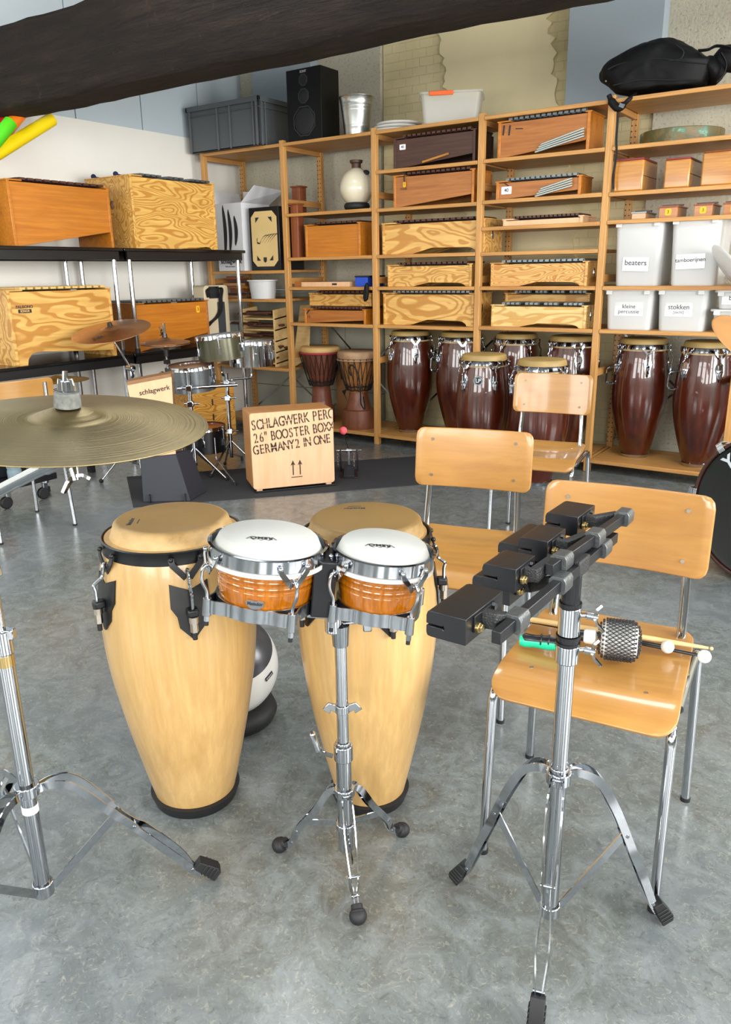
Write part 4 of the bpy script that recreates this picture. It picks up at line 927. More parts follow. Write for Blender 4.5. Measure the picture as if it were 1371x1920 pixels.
def block(label, y0, y1, x0, x1, zt, hh, R_, ya):
    t = thing('percussion_block', label, 'percussion block', (x0, y0, zt-hh), 0, 'black percussion blocks'); L_ = y1-y0; W_ = x1-x0
    # box with a long slit open at the left end: profile in XZ, pushed along Y
    zs = hh*.42; s = .003
    pl = [(0, .006), (.002, .001), (.008, 0), (W_, 0), (W_, hh), (.008, hh), (.002, hh-.002), (0, hh-.008), (0, zs+s), (W_*.42, zs+s), (W_*.44, zs+s*1.6), (W_*.47, zs), (W_*.44, zs-s*.6), (W_*.42, zs), (0, zs)]
    bm = new(); prism(bm, [(x, z) for x, z in pl], L_, Matrix(((1, 0, 0, 0), (0, 0, 1, 0), (0, 1, 0, 0), (0, 0, 0, 1)))); part('body', bm, satin, t, bevel=.0012)
    ym = L_*.42; q = rl(R_, ya)
    bm = new(); span(bm, (W_, L_*.18, hh*.30), (W_+.003, L_*.72, hh*.92)); part('bracket_plate', bm, chrome2 if False else black, t, bevel=.0005)
    bm = new(); zz = hh*.60; bar(bm, [(W_+.002, ym, zz), (W_+.018, ym, zz), (q.x-x0-.012, ya-y0, q.z-zt+hh)], (0, 0, 1), [.026, .024, .018], .016); part('bracket_arm', bm, grit, t, bevel=.002)
    for yb in (L_*.24,):
        bm = new(); q2 = Vector((W_+.002, yb, hh*.46)); cyl(bm, q2, q2+Vector((.006, 0, 0)), .0075, seg=18); cyl(bm, q2+Vector((.006, 0, 0)), q2+Vector((.010, 0, 0)), .0062, seg=6); part('brass_bolt', bm, brass, t, bevel=.0006)
    bm = new(); q2 = Vector((W_+.002, L_*.66, hh*.80)); cyl(bm, q2, q2+Vector((.006, 0, 0)), .0055, seg=6); part('hex_bolt', bm, chrome2, t)
block('black slotted block lowest and nearest, at the left end of the black mount', .882, 1.002, -.506, -.443, .822, .040, LR, PZ(972, 1162, .80).y)
block('second block up, black with a slit, on the upper rail left of the chrome stand', 1.078, 1.155, -.515, -.456, .828, .040, UR, PZ(1050, 1056, .822).y)
block('middle black block of the upper rail, its top sloping away left of the grey clamp', 1.222, 1.308, -.515, -.461, .831, .040, UR, PZ(1112, 1008, .822).y)
block('farthest and highest black block, in front of the large chair back', 1.375, 1.47, -.527, -.462, .834, .040, UR, PZ(1163, 970, .822).y)
block('black block of the lower rail tucked under the second one', 1.118, 1.235, -.552, -.482, .786, .042, LR, PZ(1056, 1092, .80).y)
block('black block of the lower rail tucked under the middle one', 1.268, 1.40, -.575, -.492, .797, .042, LR, PZ(1130, 1027, .80).y)
# ---------------------------------------------------------------- school chairs
def chair(label, loc, rz, group='school chairs', name='school_chair'):
    t = thing(name, label, 'chair', loc, rz, group)
    # seat: moulded plywood, waterfall front edge
    NU, NV = 16, 22; bm = new(); V = []
    for i in range(NV+1):
        u = i/NV; y = -.205+.41*(.5-.5*math.cos(PI*u)); half = .195-.02*u; r = .045
        if y < -.205+r: half = half-r+math.sqrt(max(0, r*r-(r-(y+.205))**2))
        if y > .205-r: half = half-r+math.sqrt(max(0, r*r-(r-(.205-y))**2))
        fr = max(0, (-y-.10)/.105); z0 = .452+.012*max(0, y/.2)**2-.040*fr**2
        V.append([bm.verts.new((half*(-1+2*j/NU), y, z0-.010*(1-(-1+2*j/NU)**2)*max(0, 1-fr)*math.cos(min(1, abs(y-.03)/.2)*PI/2))) for j in range(NU+1)])
    for i in range(NV):
        for j in range(NU): bm.faces.new((V[i][j], V[i][j+1], V[i+1][j+1], V[i+1][j]))
    s = part('seat', bm, birch, t, ang=50); so = s.modifiers.new('solid', 'SOLIDIFY'); so.thickness = .010; so.offset = -1; bv = s.modifiers.new('b', 'BEVEL'); bv.width = .003; bv.segments = 2
    # backrest
    bm = new(); NU, NV = 16, 12; V = []; W = .19; H2 = .095
    for i in range(NV+1):
        zz = -H2+2*H2*(.5-.5*math.cos(PI*i/NV)); half = W; r = .025
        e = H2-abs(zz)
        if e < r: half = W-r+math.sqrt(max(0, r*r-(r-e)**2))
        V.append([bm.verts.new((half*(-1+2*j/NU), .196+.022*(zz/H2)*.5-.016*(half*(-1+2*j/NU)/W)**2-.0, .70+zz)) for j in range(NU+1)])
    for i in range(NV):
        for j in range(NU): bm.faces.new((V[i][j], V[i][j+1], V[i+1][j+1], V[i+1][j]))
    b = part('backrest', bm, birch, t, ang=50); so = b.modifiers.new('solid', 'SOLIDIFY'); so.thickness = .011; so.offset = 0; bv = b.modifiers.new('b', 'BEVEL'); bv.width = .003; bv.segments = 2
    for sx in (-1, 1):
        for zz in (-.058, .058):
            bm = new(); y = .196+.011*zz/H2-.016*(.135/W)**2; cyl(bm, (sx*.135, y-.0085, .70+zz), (sx*.135, y-.005, .70+zz), .0048, seg=16); q = part('screw', bm, screw, b)
        for y in (-.11, .12):
            bm = new(); cyl(bm, (sx*.12, y, .446), (sx*.12, y, .4535 if y > 0 else .4495), .0048, seg=16); part('screw', bm, screw, s)
    # frame: two side tubes that are back upright, seat rail and front leg, with a rear leg hoop each
    for sx in (-1, 1):
        x = sx*.150; bm = new()
        pts = [(sx*.140, .204, .775), (sx*.145, .192, .60), (sx*.150, .178, .50), (sx*.150, .165, .431), (sx*.165, .05, .428), (sx*.178, -.15, .424), (sx*.183, -.178, .40), (sx*.187, -.195, .0)]
        tube(bm, fillet(pts, .032, 6), .0105, 14); part('side_frame', bm, chrome, t, ang=60)
        bm = new(); pts = [(sx*.183, -.10, .423), (sx*.184, .08, .426), (sx*.190, .188, .430), (sx*.200, .210, .0)]
        tube(bm, fillet(pts, .04, 7), .0105, 14); lg = part('leg', bm, chrome, t, ang=60)
        for q in ((sx*.187, -.195), (sx*.200, .210)):
            bm = new(); cyl(bm, (*q, 0), (*q, .010), .0118, seg=16); part('foot_cap', bm, blackm, t)
    bm = new(); tube(bm, [(-.178, -.10, .427), (.178, -.10, .427)], .008, 10); tube(bm, [(-.15, .12, .428), (.15, .12, .428)], .008, 10); part('cross_tube', bm, chrome, t)
    return t
chair('plywood school chair in the right foreground with bead shaker and mallets on its seat', (-.464, 1.583, 0), math.radians(6))
chair('light brown plywood school chair behind the bongos and blocks, empty seat', (-1.055, 2.03, 0), math.radians(14))
chair('small-looking plywood school chair farthest back, in front of the dark red drums', (-1.37, 3.47, 0), math.radians(9))
p = PZ(141, 985); q = PZ(67, 957)
chair('orange-brown plywood school chair at the left edge behind the large cymbal', (-3.79, 2.232, 0), math.radians(-97.5))
# bead shaker on the seat
p = PZ(1160, 1240, .453); cz = .453+.046
t = thing('bead_shaker', 'black bead-chain shaker with a green and black handle on the front chair seat', 'shaker', (0, 0, 0))
c0 = PZ(1161, 1200, cz); ha = PZ(975, 1200, .47); ax = (c0-ha); ax.z = 0; ln = ax.length; ax.normalize()
M = Matrix((ax.cross(Vector((0, 0, 1))), Vector((0, 0, 1)), ax)).transposed().to_4x4()
M = Matrix.Translation(c0) @ ax.to_track_quat('Z', 'Y').to_matrix().to_4x4()
R0 = .040; HL = .038
bm = new(); lathe(bm, [(0, -HL), (R0-.01, -HL), (R0-.002, -HL+.006), (R0, 0), (R0-.002, HL-.006), (R0-.01, HL), (0, HL)], 40, M); part('core', bm, white, t)
bm = new(); nb = 30
rowsb = [(-.043, .026), (-.040, .034), (-.034, .041)]+[(-.027+.0068*i, .0445) for i in range(9)]+[(.034, .041), (.040, .034), (.043, .026), (.0445, .017), (.045, .008)]
for k, (z, r) in enumerate(rowsb):
    n = max(6, int(nb*r/.0445))
    for i in range(n):
        a = 2*PI*(i+.5*(k % 2))/n; bmesh.ops.create_icosphere(bm, subdivisions=1, radius=.0027, matrix=M @ T(r*math.cos(a), r*math.sin(a), z))
        if k+1 < len(rowsb) and n == nb:
            for s_ in (-.5, .5):
                a2 = a+s_*2*PI/n; z2, r2 = rowsb[k+1]; pm = M @ Vector(((r*math.cos(a)+r2*math.cos(a2))/2, (r*math.sin(a)+r2*math.sin(a2))/2, (z+z2)/2)); bmesh.ops.create_icosphere(bm, subdivisions=1, radius=.0017, matrix=Matrix.Translation(pm))
bd = part('bead_chains', bm, satin, t, ang=60); bd['kind'] = 'stuff'
bm = new(); lathe(bm, [(0, -.075), (.013, -.075), (.016, -.07), (.017, -.05), (0, -.045)], 24, M); part('white_neck', bm, white, t)
bm = new(); lathe(bm, [(0, -.105), (.012, -.105), (.012, -.074), (0, -.074)], 24, M); part('black_neck', bm, satin, t)
hb = ha; bm = new(); e = ax
pts = [c0-ax*.10, c0-ax*.125, c0-ax*.15, c0-ax*.18, hb+ax*.012, hb]
for q in pts: q.z = .453+.017
tube(bm, pts, [.011, .013, .0155, .013, .015, .012], 18); hd = part('green_handle', bm, greenp, t, ang=60)
bm = new(); tube(bm, [q+Vector((0, 0, .005)) for q in pts[:-1]]+[pts[-1]+ax*.006+Vector((0, 0, .004))], [.0105, .0115, .0135, .0115, .0135, .009], 18); part('black_grip', bm, satin, hd, ang=60)
bm = new()
for k in range(3): q = pts[1]+(pts[4]-pts[1])*(k*.22+.1)+Vector((0, 0, .006)); torus(bm, (0, 0, 0), .0135, .002, Matrix.Translation(q) @ ax.to_track_quat('Z', 'Y').to_matrix().to_4x4(), 24, 6)
part('grip_ribs', bm, satin, hd, ang=60)
# mallets and stick
for (a, b, lab) in (((1252, 1213), (1010, 1168), 'white-ball mallet on the front chair seat, the left ball of the two'), ((1321, 1231), (1130, 1192), 'white-ball mallet at the chair seat edge, the right ball of the two')):
    h_ = PZ(*a, .470 if a[0] < 1300 else .466); g_ = PZ(*b, .464); t = thing('mallet', lab, 'mallet', (0, 0, 0), 0, 'white-headed mallets')
    g_ = h_+(g_-h_).normalized()*.33; g_.z = max(.462, g_.z)
    bm = new(); ball(bm, h_, .0145, u=24, v=16); part('felt_ball', bm, ballw, t, ang=80)
    bm = new(); cyl(bm, h_, g_, .0038, .0042, 12); part('shaft', bm, satin, t)
t = thing('drumstick', 'pale wooden drumstick lying across the back of the front chair seat', 'drumstick', (0, 0, 0))
a = PZ(985, 1160, .472); b = PZ(1340, 1217, .472); d = (b-a).normalized()
bm = new(); tube(bm, [a, a+d*.004, a+(b-a)*.7, b-d*.035, b-d*.012], [.004, .0068, .0068, .0042, .0030], 14); part('shaft', bm, pineX if False else plainply, t, ang=60)
bm = new(); ball(bm, b-d*.006, .0042, (1, 1, 1)); part('tip', bm, plainply, t, ang=80)
# white pot drum on the floor between the pale congas
p = PV(438, 1345, PZ(470, 1345)); g = thing('pot_drum', 'white pot drum with a dark brushed cap, behind the left pale conga', 'pot drum', (p.x, p.y, 0))
c = math.atan2(-p.y, -p.x)
R0 = .142; tm = T(0, 0, .03+.15) @ RZ(c+.12) @ RYm(math.radians(27))
def egg(a): return (R0*math.cos(a), .155*math.sin(a))
bm = new(); lathe(bm, [(0, -.155)]+[egg(-PI/2+PI*.675*i/24) for i in range(1, 25)], 56, tm); part('shell', bm, udu, g, ang=60)
a1 = -PI/2+PI*.675; bm = new(); lathe(bm, [egg(a1+(PI/2-a1)*i/14) for i in range(14)]+[(0, .155)], 56, tm); part('dark_cap', bm, plain('dark_brushed_cap', '4a4b4f', .3, .4), g, ang=60)
aa = -PI/2+PI*.61; q = egg(aa); az = math.radians(45); M = tm @ face_M((q[0]*math.cos(az)*1.004, q[0]*math.sin(az)*1.004, q[1]), (-math.sin(az), math.cos(az), 0), (0, 0, 1)) @ RXm(-.5)
bm = new(); prism(bm, rrect(.034, .011, .001, 2), .0015, M); lb = part('maker_label', bm, ink, g); part('label_lettering', text_mesh('Schlagwerk', .006, .0003), whiteink, lb, M=M @ T(0, 0, .002))
bm = new(); torus(bm, (0, 0, .034), .098, .034, sz=1.); part('foam_ring', bm, blackm, g, ang=80)
# ---------------------------------------------------------------- stacked tables along the left wall
def table(label, y0, y1, z0, h, x0=-5.07, x1=-4.47, group='black-topped tables'):
    t = thing('table', label, 'table', (x0, y0, z0), 0, group); W_, L_ = x1-x0, y1-y0
    bm = new(); span(bm, (0, 0, h-.022), (W_, L_, h)); part('tabletop', bm, tabletop, t, bevel=.004)
    bm = new(); span(bm, (.03, .03, h-.075), (.05, L_-.03, h-.022)); span(bm, (W_-.05, .03, h-.075), (W_-.012, L_-.03, h-.022)); span(bm, (.03, .03, h-.075), (W_-.03, .05, h-.022)); span(bm, (.03, L_-.05, h-.075), (W_-.03, L_-.03, h-.022)); part('apron', bm, black, t)
    for sx in (.035, W_-.035):
        for sy in (.06, L_-.06):
            ox = (.03 if sx > .1 else -.0)*(1 if z0 < .1 else .3); oy = (.0)
            bm = new(); cyl(bm, (sx, sy, h-.03), (sx, sy+oy, 0.012), .0155, seg=18); lg = part('leg', bm, chrome, t)
            bm = new(); cyl(bm, (sx, sy+oy, 0), (sx, sy+oy, .03), .0175, seg=18); part('foot_cap', bm, blackm, lg)
    return t
table('black-topped table standing on the floor, left one, under the pale figured instrument', 2.46, 3.655, 0, .757)
table('black-topped table standing on the floor, right one, behind the small drums', 3.665, 4.86, 0, .757)
table('black-topped table stacked on the lower left table, carrying the slant-bottomed orange instrument', 2.46, 3.655, .757, .703)
table('black-topped table stacked on the lower right table, carrying the tall figured plywood instrument', 3.665, 4.86, .757, .703)
def wx(label, yl, yr, ztop, z0, body, barm, n, style, D, X0=-4.5, endm=None, **k):
    return xylo(label, (X0, yl, z0), yr-yl, ztop-z0, body, barm, n, style, D, rz=PI/2, endm=endm, **k)
a = PX(15, 345, -4.52).y; b = PX(203, 352, -4.52).y
wx('orange bass xylophone with slanting underside and dark bars, on the upper left table', a, b, 1.83, 1.46, xyo, darkbar, 11, 'slant', .40, -4.53, taper=.85)
a = PX(243, 332, -4.5).y; b = PX(399, 345, -4.5).y
t = wx('tall swirly-grained plywood metallophone on the upper right table by the shelves', a, b, 1.925, 1.46, ply('big_figured_plywood', 'c1883c', 'e4b965', .8, bands=13), greybar, 13, 'archhole', .46, -4.5, cat='metallophone', name='metallophone', skip=(4, 8))
bm = new(); tube(bm, [(-.008, .20+.011*math.cos(q), .29+.026*math.sin(q)) for q in [2*PI*i/16 for i in range(16)]], .004, 6, closed=True); part('oval_handle', bm, chrome, t)
for k, yy in enumerate((.10, .34)):
    bm = new(); ball(bm, (0, 0, .018), .018); cyl(bm, (0, 0, .018), (-.05, .28, .010), .004); o = tag(part('mallet', bm, plain('dark_blue_yarn', '1d2a4d', .9) if k == 0 else MATS['dark_blue_yarn'], ang=80), 'dark blue yarn mallet head resting on the tall plywood instrument, the %s one' % ('left' if k else 'right'), 'mallet', 'blue mallet heads'); o.location = (-4.5-yy-.1, a+.05+.0*k, 1.925+.009)
a = PX(35, 540, -4.5).y; b = PX(205, 545, -4.5).y
t = wx('large pale plywood bass xylophone with light wooden bars, on the lower left table', a-.08, b, 1.20, .757, ply('wide_figured_plywood', 'b88138', 'dcb062', .8, bands=5), lightbar, 12, 'archleft', .42, -4.5)
lettering('PALISONO', .024, ink, t, FRONT(.10, -.001, .35), bold=.02)
bm = new(); prism(bm, rrect(.09, .022, .002, 2), .0008, FRONT(.10, -.0002, .325)); q = part('brand_plate', bm, ink, t); lettering('SONOR', .018, lightbar, q, FRONT(.10, -.002, .325), bold=.02)
a = PX(258, 565, -4.5).y; b = PX(396, 560, -4.5).y
t = wx('orange-brown metallophone with a yellow number sticker, on the lower right table', a, b, 1.085, .757, xyoY if False else xyo, greybar, 13, 'slant', .40, -4.55, endm=xyr, cat='metallophone', name='metallophone')
bm = new(); prism(bm, rrect(.035, .05, .008, 3), .0008, FRONT(b-a-.10, -.0002, .27)); q = part('number_sticker', bm, yellowtag, t); lettering('3', .035, ink, q, FRONT(b-a-.10, -.002, .27))
# pale box drum with black straps leaning behind the table end
p0 = PX(380, 650, -4.80); t = thing('box_drum', 'pale box drum with black straps and a grey pad, beside the shelves', 'box drum', (-4.66, 4.56, .757), PI/2)
W_ = .27; bm = new(); prism(bm, rrect(W_, .44, .03, 5, W_/2, .22), .12, Matrix(((1, 0, 0, 0), (0, 0, -1, .12), (0, 1, 0, 0), (0, 0, 0, 1)))); part('body', bm, plain('pale_lacquered_board', 'cfc0a0', .5), t, bevel=.004)
bm = new(); span(bm, (.05, -.010, .34), (.16, 0, .432)); part('upper_pad', bm, satin, t, bevel=.004)
bm = new(); span(bm, (.135, -.010, .06), (.215, 0, .31)); part('grey_pad', bm, plain('dark_grey_pad', '34383c', .6), t, bevel=.003)
for pts in ([(.05, -.01, .42), (.02, -.02, .40), (.03, -.02, .35)], [(.13, -.01, .42), (.17, -.025, .41), (.15, -.03, .34), (.14, -.035, .26), (.10, -.03, .20), (.03, -.03, .16), (.0, -.01, .13)]):
    bm = new(); bar(bm, smooth_path(pts, 5), (.3, -1, .1), .034, .005); part('strap', bm, strapm, t)
# coloured tubes at the upper left
for a, b, d0, mt, lab in (((-75, 330), (97, 224), .05, tubeY, 'yellow plastic sound tube sticking up at the upper left edge'), ((-75, 345), (20, 230), .14, tubeG, 'short green plastic sound tube at the upper left edge'),
                         ((-70, 345), (42, 208), -.04, tubeO, 'orange plastic sound tube behind the green one'), ((-80, 330), (30, 205), -.13, tubeR, 'red plastic sound tube leaning leftmost at the upper left edge')):
    A = PX(a[0], a[1], -4.78+d0); B_ = PX(b[0], b[1], -4.80+d0)
    dr = (B_-A).normalized(); sd = dr.orthogonal().normalized(); M = Matrix.Translation(A) @ dr.to_track_quat('Z', 'Y').to_matrix().to_4x4(); ln = (B_-A).length
    bm = new(); lathe(bm, [(.036, 0), (.040, 0), (.040, ln), (.036, ln)], 28, M, close=True); tag(part('sound_tube', bm, mt), lab, 'tube', 'coloured sound tubes')
w0 = PX(-78, 330, -4.78)
bm = new(); lathe(bm, [(0, 1.462), (.13, 1.462), (.16, 1.85), (.153, 1.85), (.125, 1.47), (0, 1.47)], 32, T(w0.x, w0.y, 0)); tag(part('tube_bin', bm, greyplastic), 'grey bin holding the coloured tubes on the upper left table', 'bin')
# ---------------------------------------------------------------- floor plywood instrument box under the table end
a = PZ(352, 812); t = thing('xylophone_box', 'plywood instrument box standing upright on the floor behind the small drums', 'instrument', (-4.52, 4.22, 0), PI/2)
bm = new(); span(bm, (0, 0, 0), (.46, .30, .44)); part('box_body', bm, ply('swirling_plywood_wide', 'b27529', 'dba855', .9, bands=13), t, bevel=.003)
bm = new()
for zz in (.16, .28): span(bm, (.20, -.002, zz), (.215, 0, zz+.05))
part('dark_slots', bm, ink, t)
# ---------------------------------------------------------------- box with stencilled letters
b0 = PZ(476, 920, .024); b1 = PZ(628, 905, .024); dv = (b1-b0); wd = dv.length; an = math.atan2(dv.y, dv.x)
t = thing('percussion_box', 'beech box drum with black stencilled lettering, standing on the black mat', 'box drum', (b0.x, b0.y, .006), an); BH = .465
bm = new(); prism(bm, rrect(wd, BH, .018, 6, wd/2, .022+BH/2), .014, Matrix(((1, 0, 0, 0), (0, 0, -1, .014), (0, 1, 0, 0), (0, 0, 0, 1)))); fr = part('front_board', bm, birchbox, t, bevel=.002)
bm = new(); span(bm, (.0, .014, .022), (wd, .26, .022+BH)); part('box_body', bm, plain('orange_brown_side', 'b9834f', .45, noise=.08, nscale=20), t, bevel=.012, seg=3)
bm = new()
for x in (.02, wd-.055):
    for y in (.004, .22): span(bm, (x, y, 0), (x+.035, y+.035, .03))
part('foot_block', bm, birchbox, t, bevel=.002)
def stencil(s, size, M, parent, space=1.02, gapw=.055):
    adv = 0.; out = new()
    for ch in s:
        wch = {' ': .32, '"': .36, 'I': .26, 'W': .9, 'M': .82, 'O': .72, 'G': .72, 'X': .62, 'E': .58, 'L': .52}.get(ch, .64)*size
        if ch != ' ':
            b_ = text_mesh(ch, size, .0005, bold=.012)
            cut = 'ACOGSBRPD26EUN' if ch not in 'EW' else ch
            xs_ = [v.co.x for v in b_.verts]; xc = (min(xs_)+max(xs_))/2
            if ch in 'COGS268UBRPDAE2':
                g = gapw*size*.55; x0 = xc+(.02*size if ch in 'BRPDE' else 0)
                if ch in 'BRPDE': x0 = min(xs_)+.24*size
                for side, nrm in ((x0-g, 1), (x0+g, -1)):
                    pass
                bmesh.ops.bisect_plane(b_, geom=b_.verts[:]+b_.edges[:]+b_.faces[:], plane_co=(x0-g, 0, 0), plane_no=(1, 0, 0))
                bmesh.ops.bisect_plane(b_, geom=b_.verts[:]+b_.edges[:]+b_.faces[:], plane_co=(x0+g, 0, 0), plane_no=(1, 0, 0))
                dead = [f for f in b_.faces if abs(f.calc_center_median().x-x0) < g*.98]; bmesh.ops.delete(b_, geom=dead, context='FACES')
            else:
                g = gapw*size*.5
                for sgn in (-1, 1): bmesh.ops.bisect_plane(b_, geom=b_.verts[:]+b_.edges[:]+b_.faces[:], plane_co=(0, g*sgn+.02*size, 0), plane_no=(0, 1, 0))
                dead = [f for f in b_.faces if abs(f.calc_center_median().y-.02*size) < g*.98]; bmesh.ops.delete(b_, geom=dead, context='FACES')
            for v in b_.verts: v.co.x += adv+wch/2
            me = bpy.data.meshes.new('tmp'); b_.to_mesh(me); b_.free(); out.from_mesh(me); bpy.data.meshes.remove(me)
        adv += wch*space
    for v in list(out.verts): pass
    return out, adv
def sten_part(s, size, x, z, rot, want, maxx):
    bm, adv = stencil(s, size, None, None); k_ = want/adv
    M = FRONT(x, -.0010, z) @ RZ(rot) @ Matrix.Diagonal((k_, 1, 1, 1))
    bmesh.ops.transform(bm, matrix=M, verts=bm.verts)
    bmesh.ops.bisect_plane(bm, geom=bm.verts[:]+bm.edges[:]+bm.faces[:], plane_co=(maxx, 0, 0), plane_no=(1, 0, 0), clear_outer=True)
    part('stencil_lettering', bm, inkb, fr, ang=20)
sten_part('SCHLAGWERK PERCU', .086, .004, .412, math.radians(4.6), wd*1.07, wd-.008)
sten_part('26" BOOSTER BOXX', .082, .014, .334, math.radians(4.8), wd*.985, wd-.004)
sten_part('GERMANY2 IN ONE CR', .080, .008, .262, math.radians(4.6), wd*1.12, wd-.004)
bm = new()
for x in (-.022, .022):
    for pl in ([(x-.0035, .052), (x+.0035, .052), (x+.0035, .12), (x-.0035, .12)], [(x-.015, .112), (x, .145), (x+.015, .112), (x, .120)]): prism(bm, pl, .0006, FRONT(wd*.53, -.0002, .04))
prism(bm, [(-.035, .036), (.035, .036), (.035, .041), (-.035, .041)], .0006, FRONT(wd*.53, -.0002, .04)); part('arrow_print', bm, inkb, fr)
bm = new(); prism(bm, [(p.x, p.y) for p in (PZ(466, 905), PZ(480, 927), PZ(632, 912), PZ(600, 888))], .012, T(0, 0, .006)); tag(part('pedal_board', bm, black, bevel=.002), 'thin black board lying on the mat under the stencilled box', 'board')
# pedal with a red ball
p = PZ(655, 890); t = thing('drum_pedal', 'black foot pedal with a pink-red beater ball, right of the stencilled box', 'drum pedal', (p.x, p.y, .006), math.radians(35)); Z_ = lambda *a: [Vector(q) for q in a]
bm = new(); span(bm, (-.055, -.12, 0), (.055, .10, .008)); part('base_plate', bm, black, t, bevel=.003)
bm = new(); hexa(bm, Z_((-.035, -.11, .008), (.035, -.11, .008), (.032, .06, .04), (-.032, .06, .04)), Z_((-.035, -.11, .014), (.035, -.11, .014), (.032, .06, .048), (-.032, .06, .048))); part('footboard', bm, navy, t, bevel=.002)
for x in (-.055, .055):
    bm = new(); span(bm, (x-.006, .055, .005), (x+.006, .07, .15)); part('upright', bm, satin, t, bevel=.003)
bm = new(); cyl(bm, (-.085, .062, .145), (.085, .062, .145), .005); cyl(bm, (-.018, .062, .145), (.018, .062, .145), .015); part('axle', bm, chrome, t)
bm = new(); cyl(bm, (0, .062, .145), (-.03, .03, .262), .003, seg=10); bt_ = part('beater_rod', bm, chrome, t)
bm = new(); ball(bm, (-.033, .027, .285), .026, u=24, v=16); part('beater_ball', bm, pinkb, bt_, ang=80)
bm = new(); tube(bm, [(.03+.009*math.cos(q), .07+.009*math.sin(q), .03+.10*q/62) for q in [i*.8 for i in range(78)]], .0014, 5); part('spring', bm, chrome, t, ang=80)
bm = new(); tube(bm, [(-.075+.006*math.cos(q), .07+.006*math.sin(q), .03+.10*q/62) for q in [i*.8 for i in range(78)]], .0014, 5); part('spring', bm, chrome, t, ang=80)
bm = new(); span(bm, (-.007, .045, .05), (.007, .055, .14)); part('chain', bm, chrome2, t)
# slanted box drum on its black stand
t = thing('slanted_drum', 'slanted pale-fronted box drum on a dark navy wedge, behind the large cymbal', 'box drum', (0, 0, 0))
f0, f1, f2 = PZ(268, 942, .006), PZ(357, 940, .006), PZ(387, 922, .006); f3 = f0+(f2-f1)
g0, g1, g2 = PV(262, 852, f0), PV(330, 858, (f1+f2)/2), PV(358, 848, f2); zt = .275; g0.z = g1.z = g2.z = zt; g3 = g0+(g2-g1)
bm = new(); hexa(bm, [f0, f1, f2, f3], [g0, g1, g2, g3]); part('wedge_stand', bm, navy, t, bevel=.004)
for u in (.18, .92): 
    q = f0.lerp(f1, u); bm = new(); box(bm, (q.x+.004, q.y-.012, .03), (.008, .02, .05), RZ(math.atan2((f1-f0).y, (f1-f0).x))); part('bracket', bm, black, t)
h0, h1 = PV(250, 790, g0), PV(334, 800, g1)
u0, u1 = PV(237, 716, g0*.99), PV(321, 700, g1); bk = (g3-g0)*.95+Vector((-.08, .08, 0))
lo = [g0.lerp(g1, .02)+Vector((0, 0, .001)), g1+Vector((0, 0, .001))]
nb_ = Vector((FW.x, FW.y, 0)).normalized()*.14-RT*.02
tp0, tp1 = u0, u1
bm = new(); hexa(bm, [lo[0], lo[1], lo[1]+nb_, lo[0]+nb_], [tp0, tp1, tp1+nb_, tp0+nb_]); bd = part('box_body', bm, plain('brown_ply_edge', '86603c', .5, noise=.1), t, bevel=.004)
fn = (tp1-lo[0]).cross(tp0-lo[1]).normalized(); fn = fn if fn.dot(CP-tp0) > 0 else -fn
dn = (lo[0]-tp0).normalized()
bm = new(); qd = [tp0+dn*.02, lo[0], lo[1], tp1+(lo[1]-tp1).normalized()*.02]; hexa(bm, [q+fn*.001 for q in qd], [q+fn*.006 for q in qd]); fc = part('playing_face', bm, birchbox, t, bevel=.001)
rr_ = (tp1-tp0).normalized(); M = face_M(tp0.lerp(tp1, .56)+dn*.075+fn*.012, rr_, -dn)
lettering('schlagwerk', .040, ink, fc, M, bold=.01)
lettering(')))', .022, ink, fc, M @ T(.118, .022, 0))
# ---------------------------------------------------------------- small drum set on one rack
K = Vector((-3.75, 3.70, 0))
def drum(label, c, r, h, shell, hm=skinw, nl=6, tilt=(0, 0), rz=0., name='tom_drum', cat='drum', bot=None, top=True):
    t = thing(name, label, cat, c, rz); t.rotation_euler = (tilt[0], tilt[1], rz)
    bm = new(); lathe(bm, [(r-.006, 0), (r, 0), (r, h), (r-.006, h)], 56, close=True); part('shell', bm, shell, t)
    if bot: bm = new(); lathe(bm, [(0, .004), (r-.006, .004), (r+.001, .010), (r+.001, .0)][:3], 56); part('lower_head', bm, bot, t, ang=60)
    if top: bm = new(); lathe(bm, [(0, h+.006), (r-.004, h+.006), (r+.001, h)], 56); part('drumhead', bm, hm, t, ang=60)
    bm = new(); lathe(bm, [(r+.002, h-.008), (r+.008, h-.008), (r+.006, h+.002), (r+.005, h+.016), (r+.001, h+.016)], 56, close=True); part('hoop', bm, chrome, t)
    for i in range(nl):
        a = 2*PI*i/nl+.2; e = Vector((math.cos(a), math.sin(a), 0))
        bm = new(); cyl(bm, e*(r+.010)+Vector((0, 0, h*.4)), e*(r+.010)+Vector((0, 0, h+.014)), .0032, seg=8); box(bm, e*(r+.008)+Vector((0, 0, h*.45)), (.018, .016, .045), RZ(a)); ball(bm, e*(r+.010)+Vector((0, 0, h+.012)), .006, u=8, v=6); part('lug', bm, chrome, t, ang=60)
    return t
def at(px, py, base=K): return PV(px, py, base)
c = at(417, 672); drum('green-brown sparkle drum with orange underside, topmost of the small drums', (c.x, c.y, c.z-.005), .150, .145, sparkle, bot=tubeO and plain('orange_lower_head', 'd07a25', .4), tilt=(math.radians(3), math.radians(-4)), rz=0)
c = at(362, 722); drum('grey sparkle drum clamped below the green-brown one', (c.x, c.y, c.z-.03), .150, .15, sparkg, hm=plain('brownish_head', 'a88871', .45), tilt=(math.radians(4), 0))
c = at(472, 682, K+Vector((.12, .22, 0))); drum('mirror-chrome snare drum at the right of the small drum rack', (c.x, c.y, c.z-.01), .145, .145, chrome, nl=8)
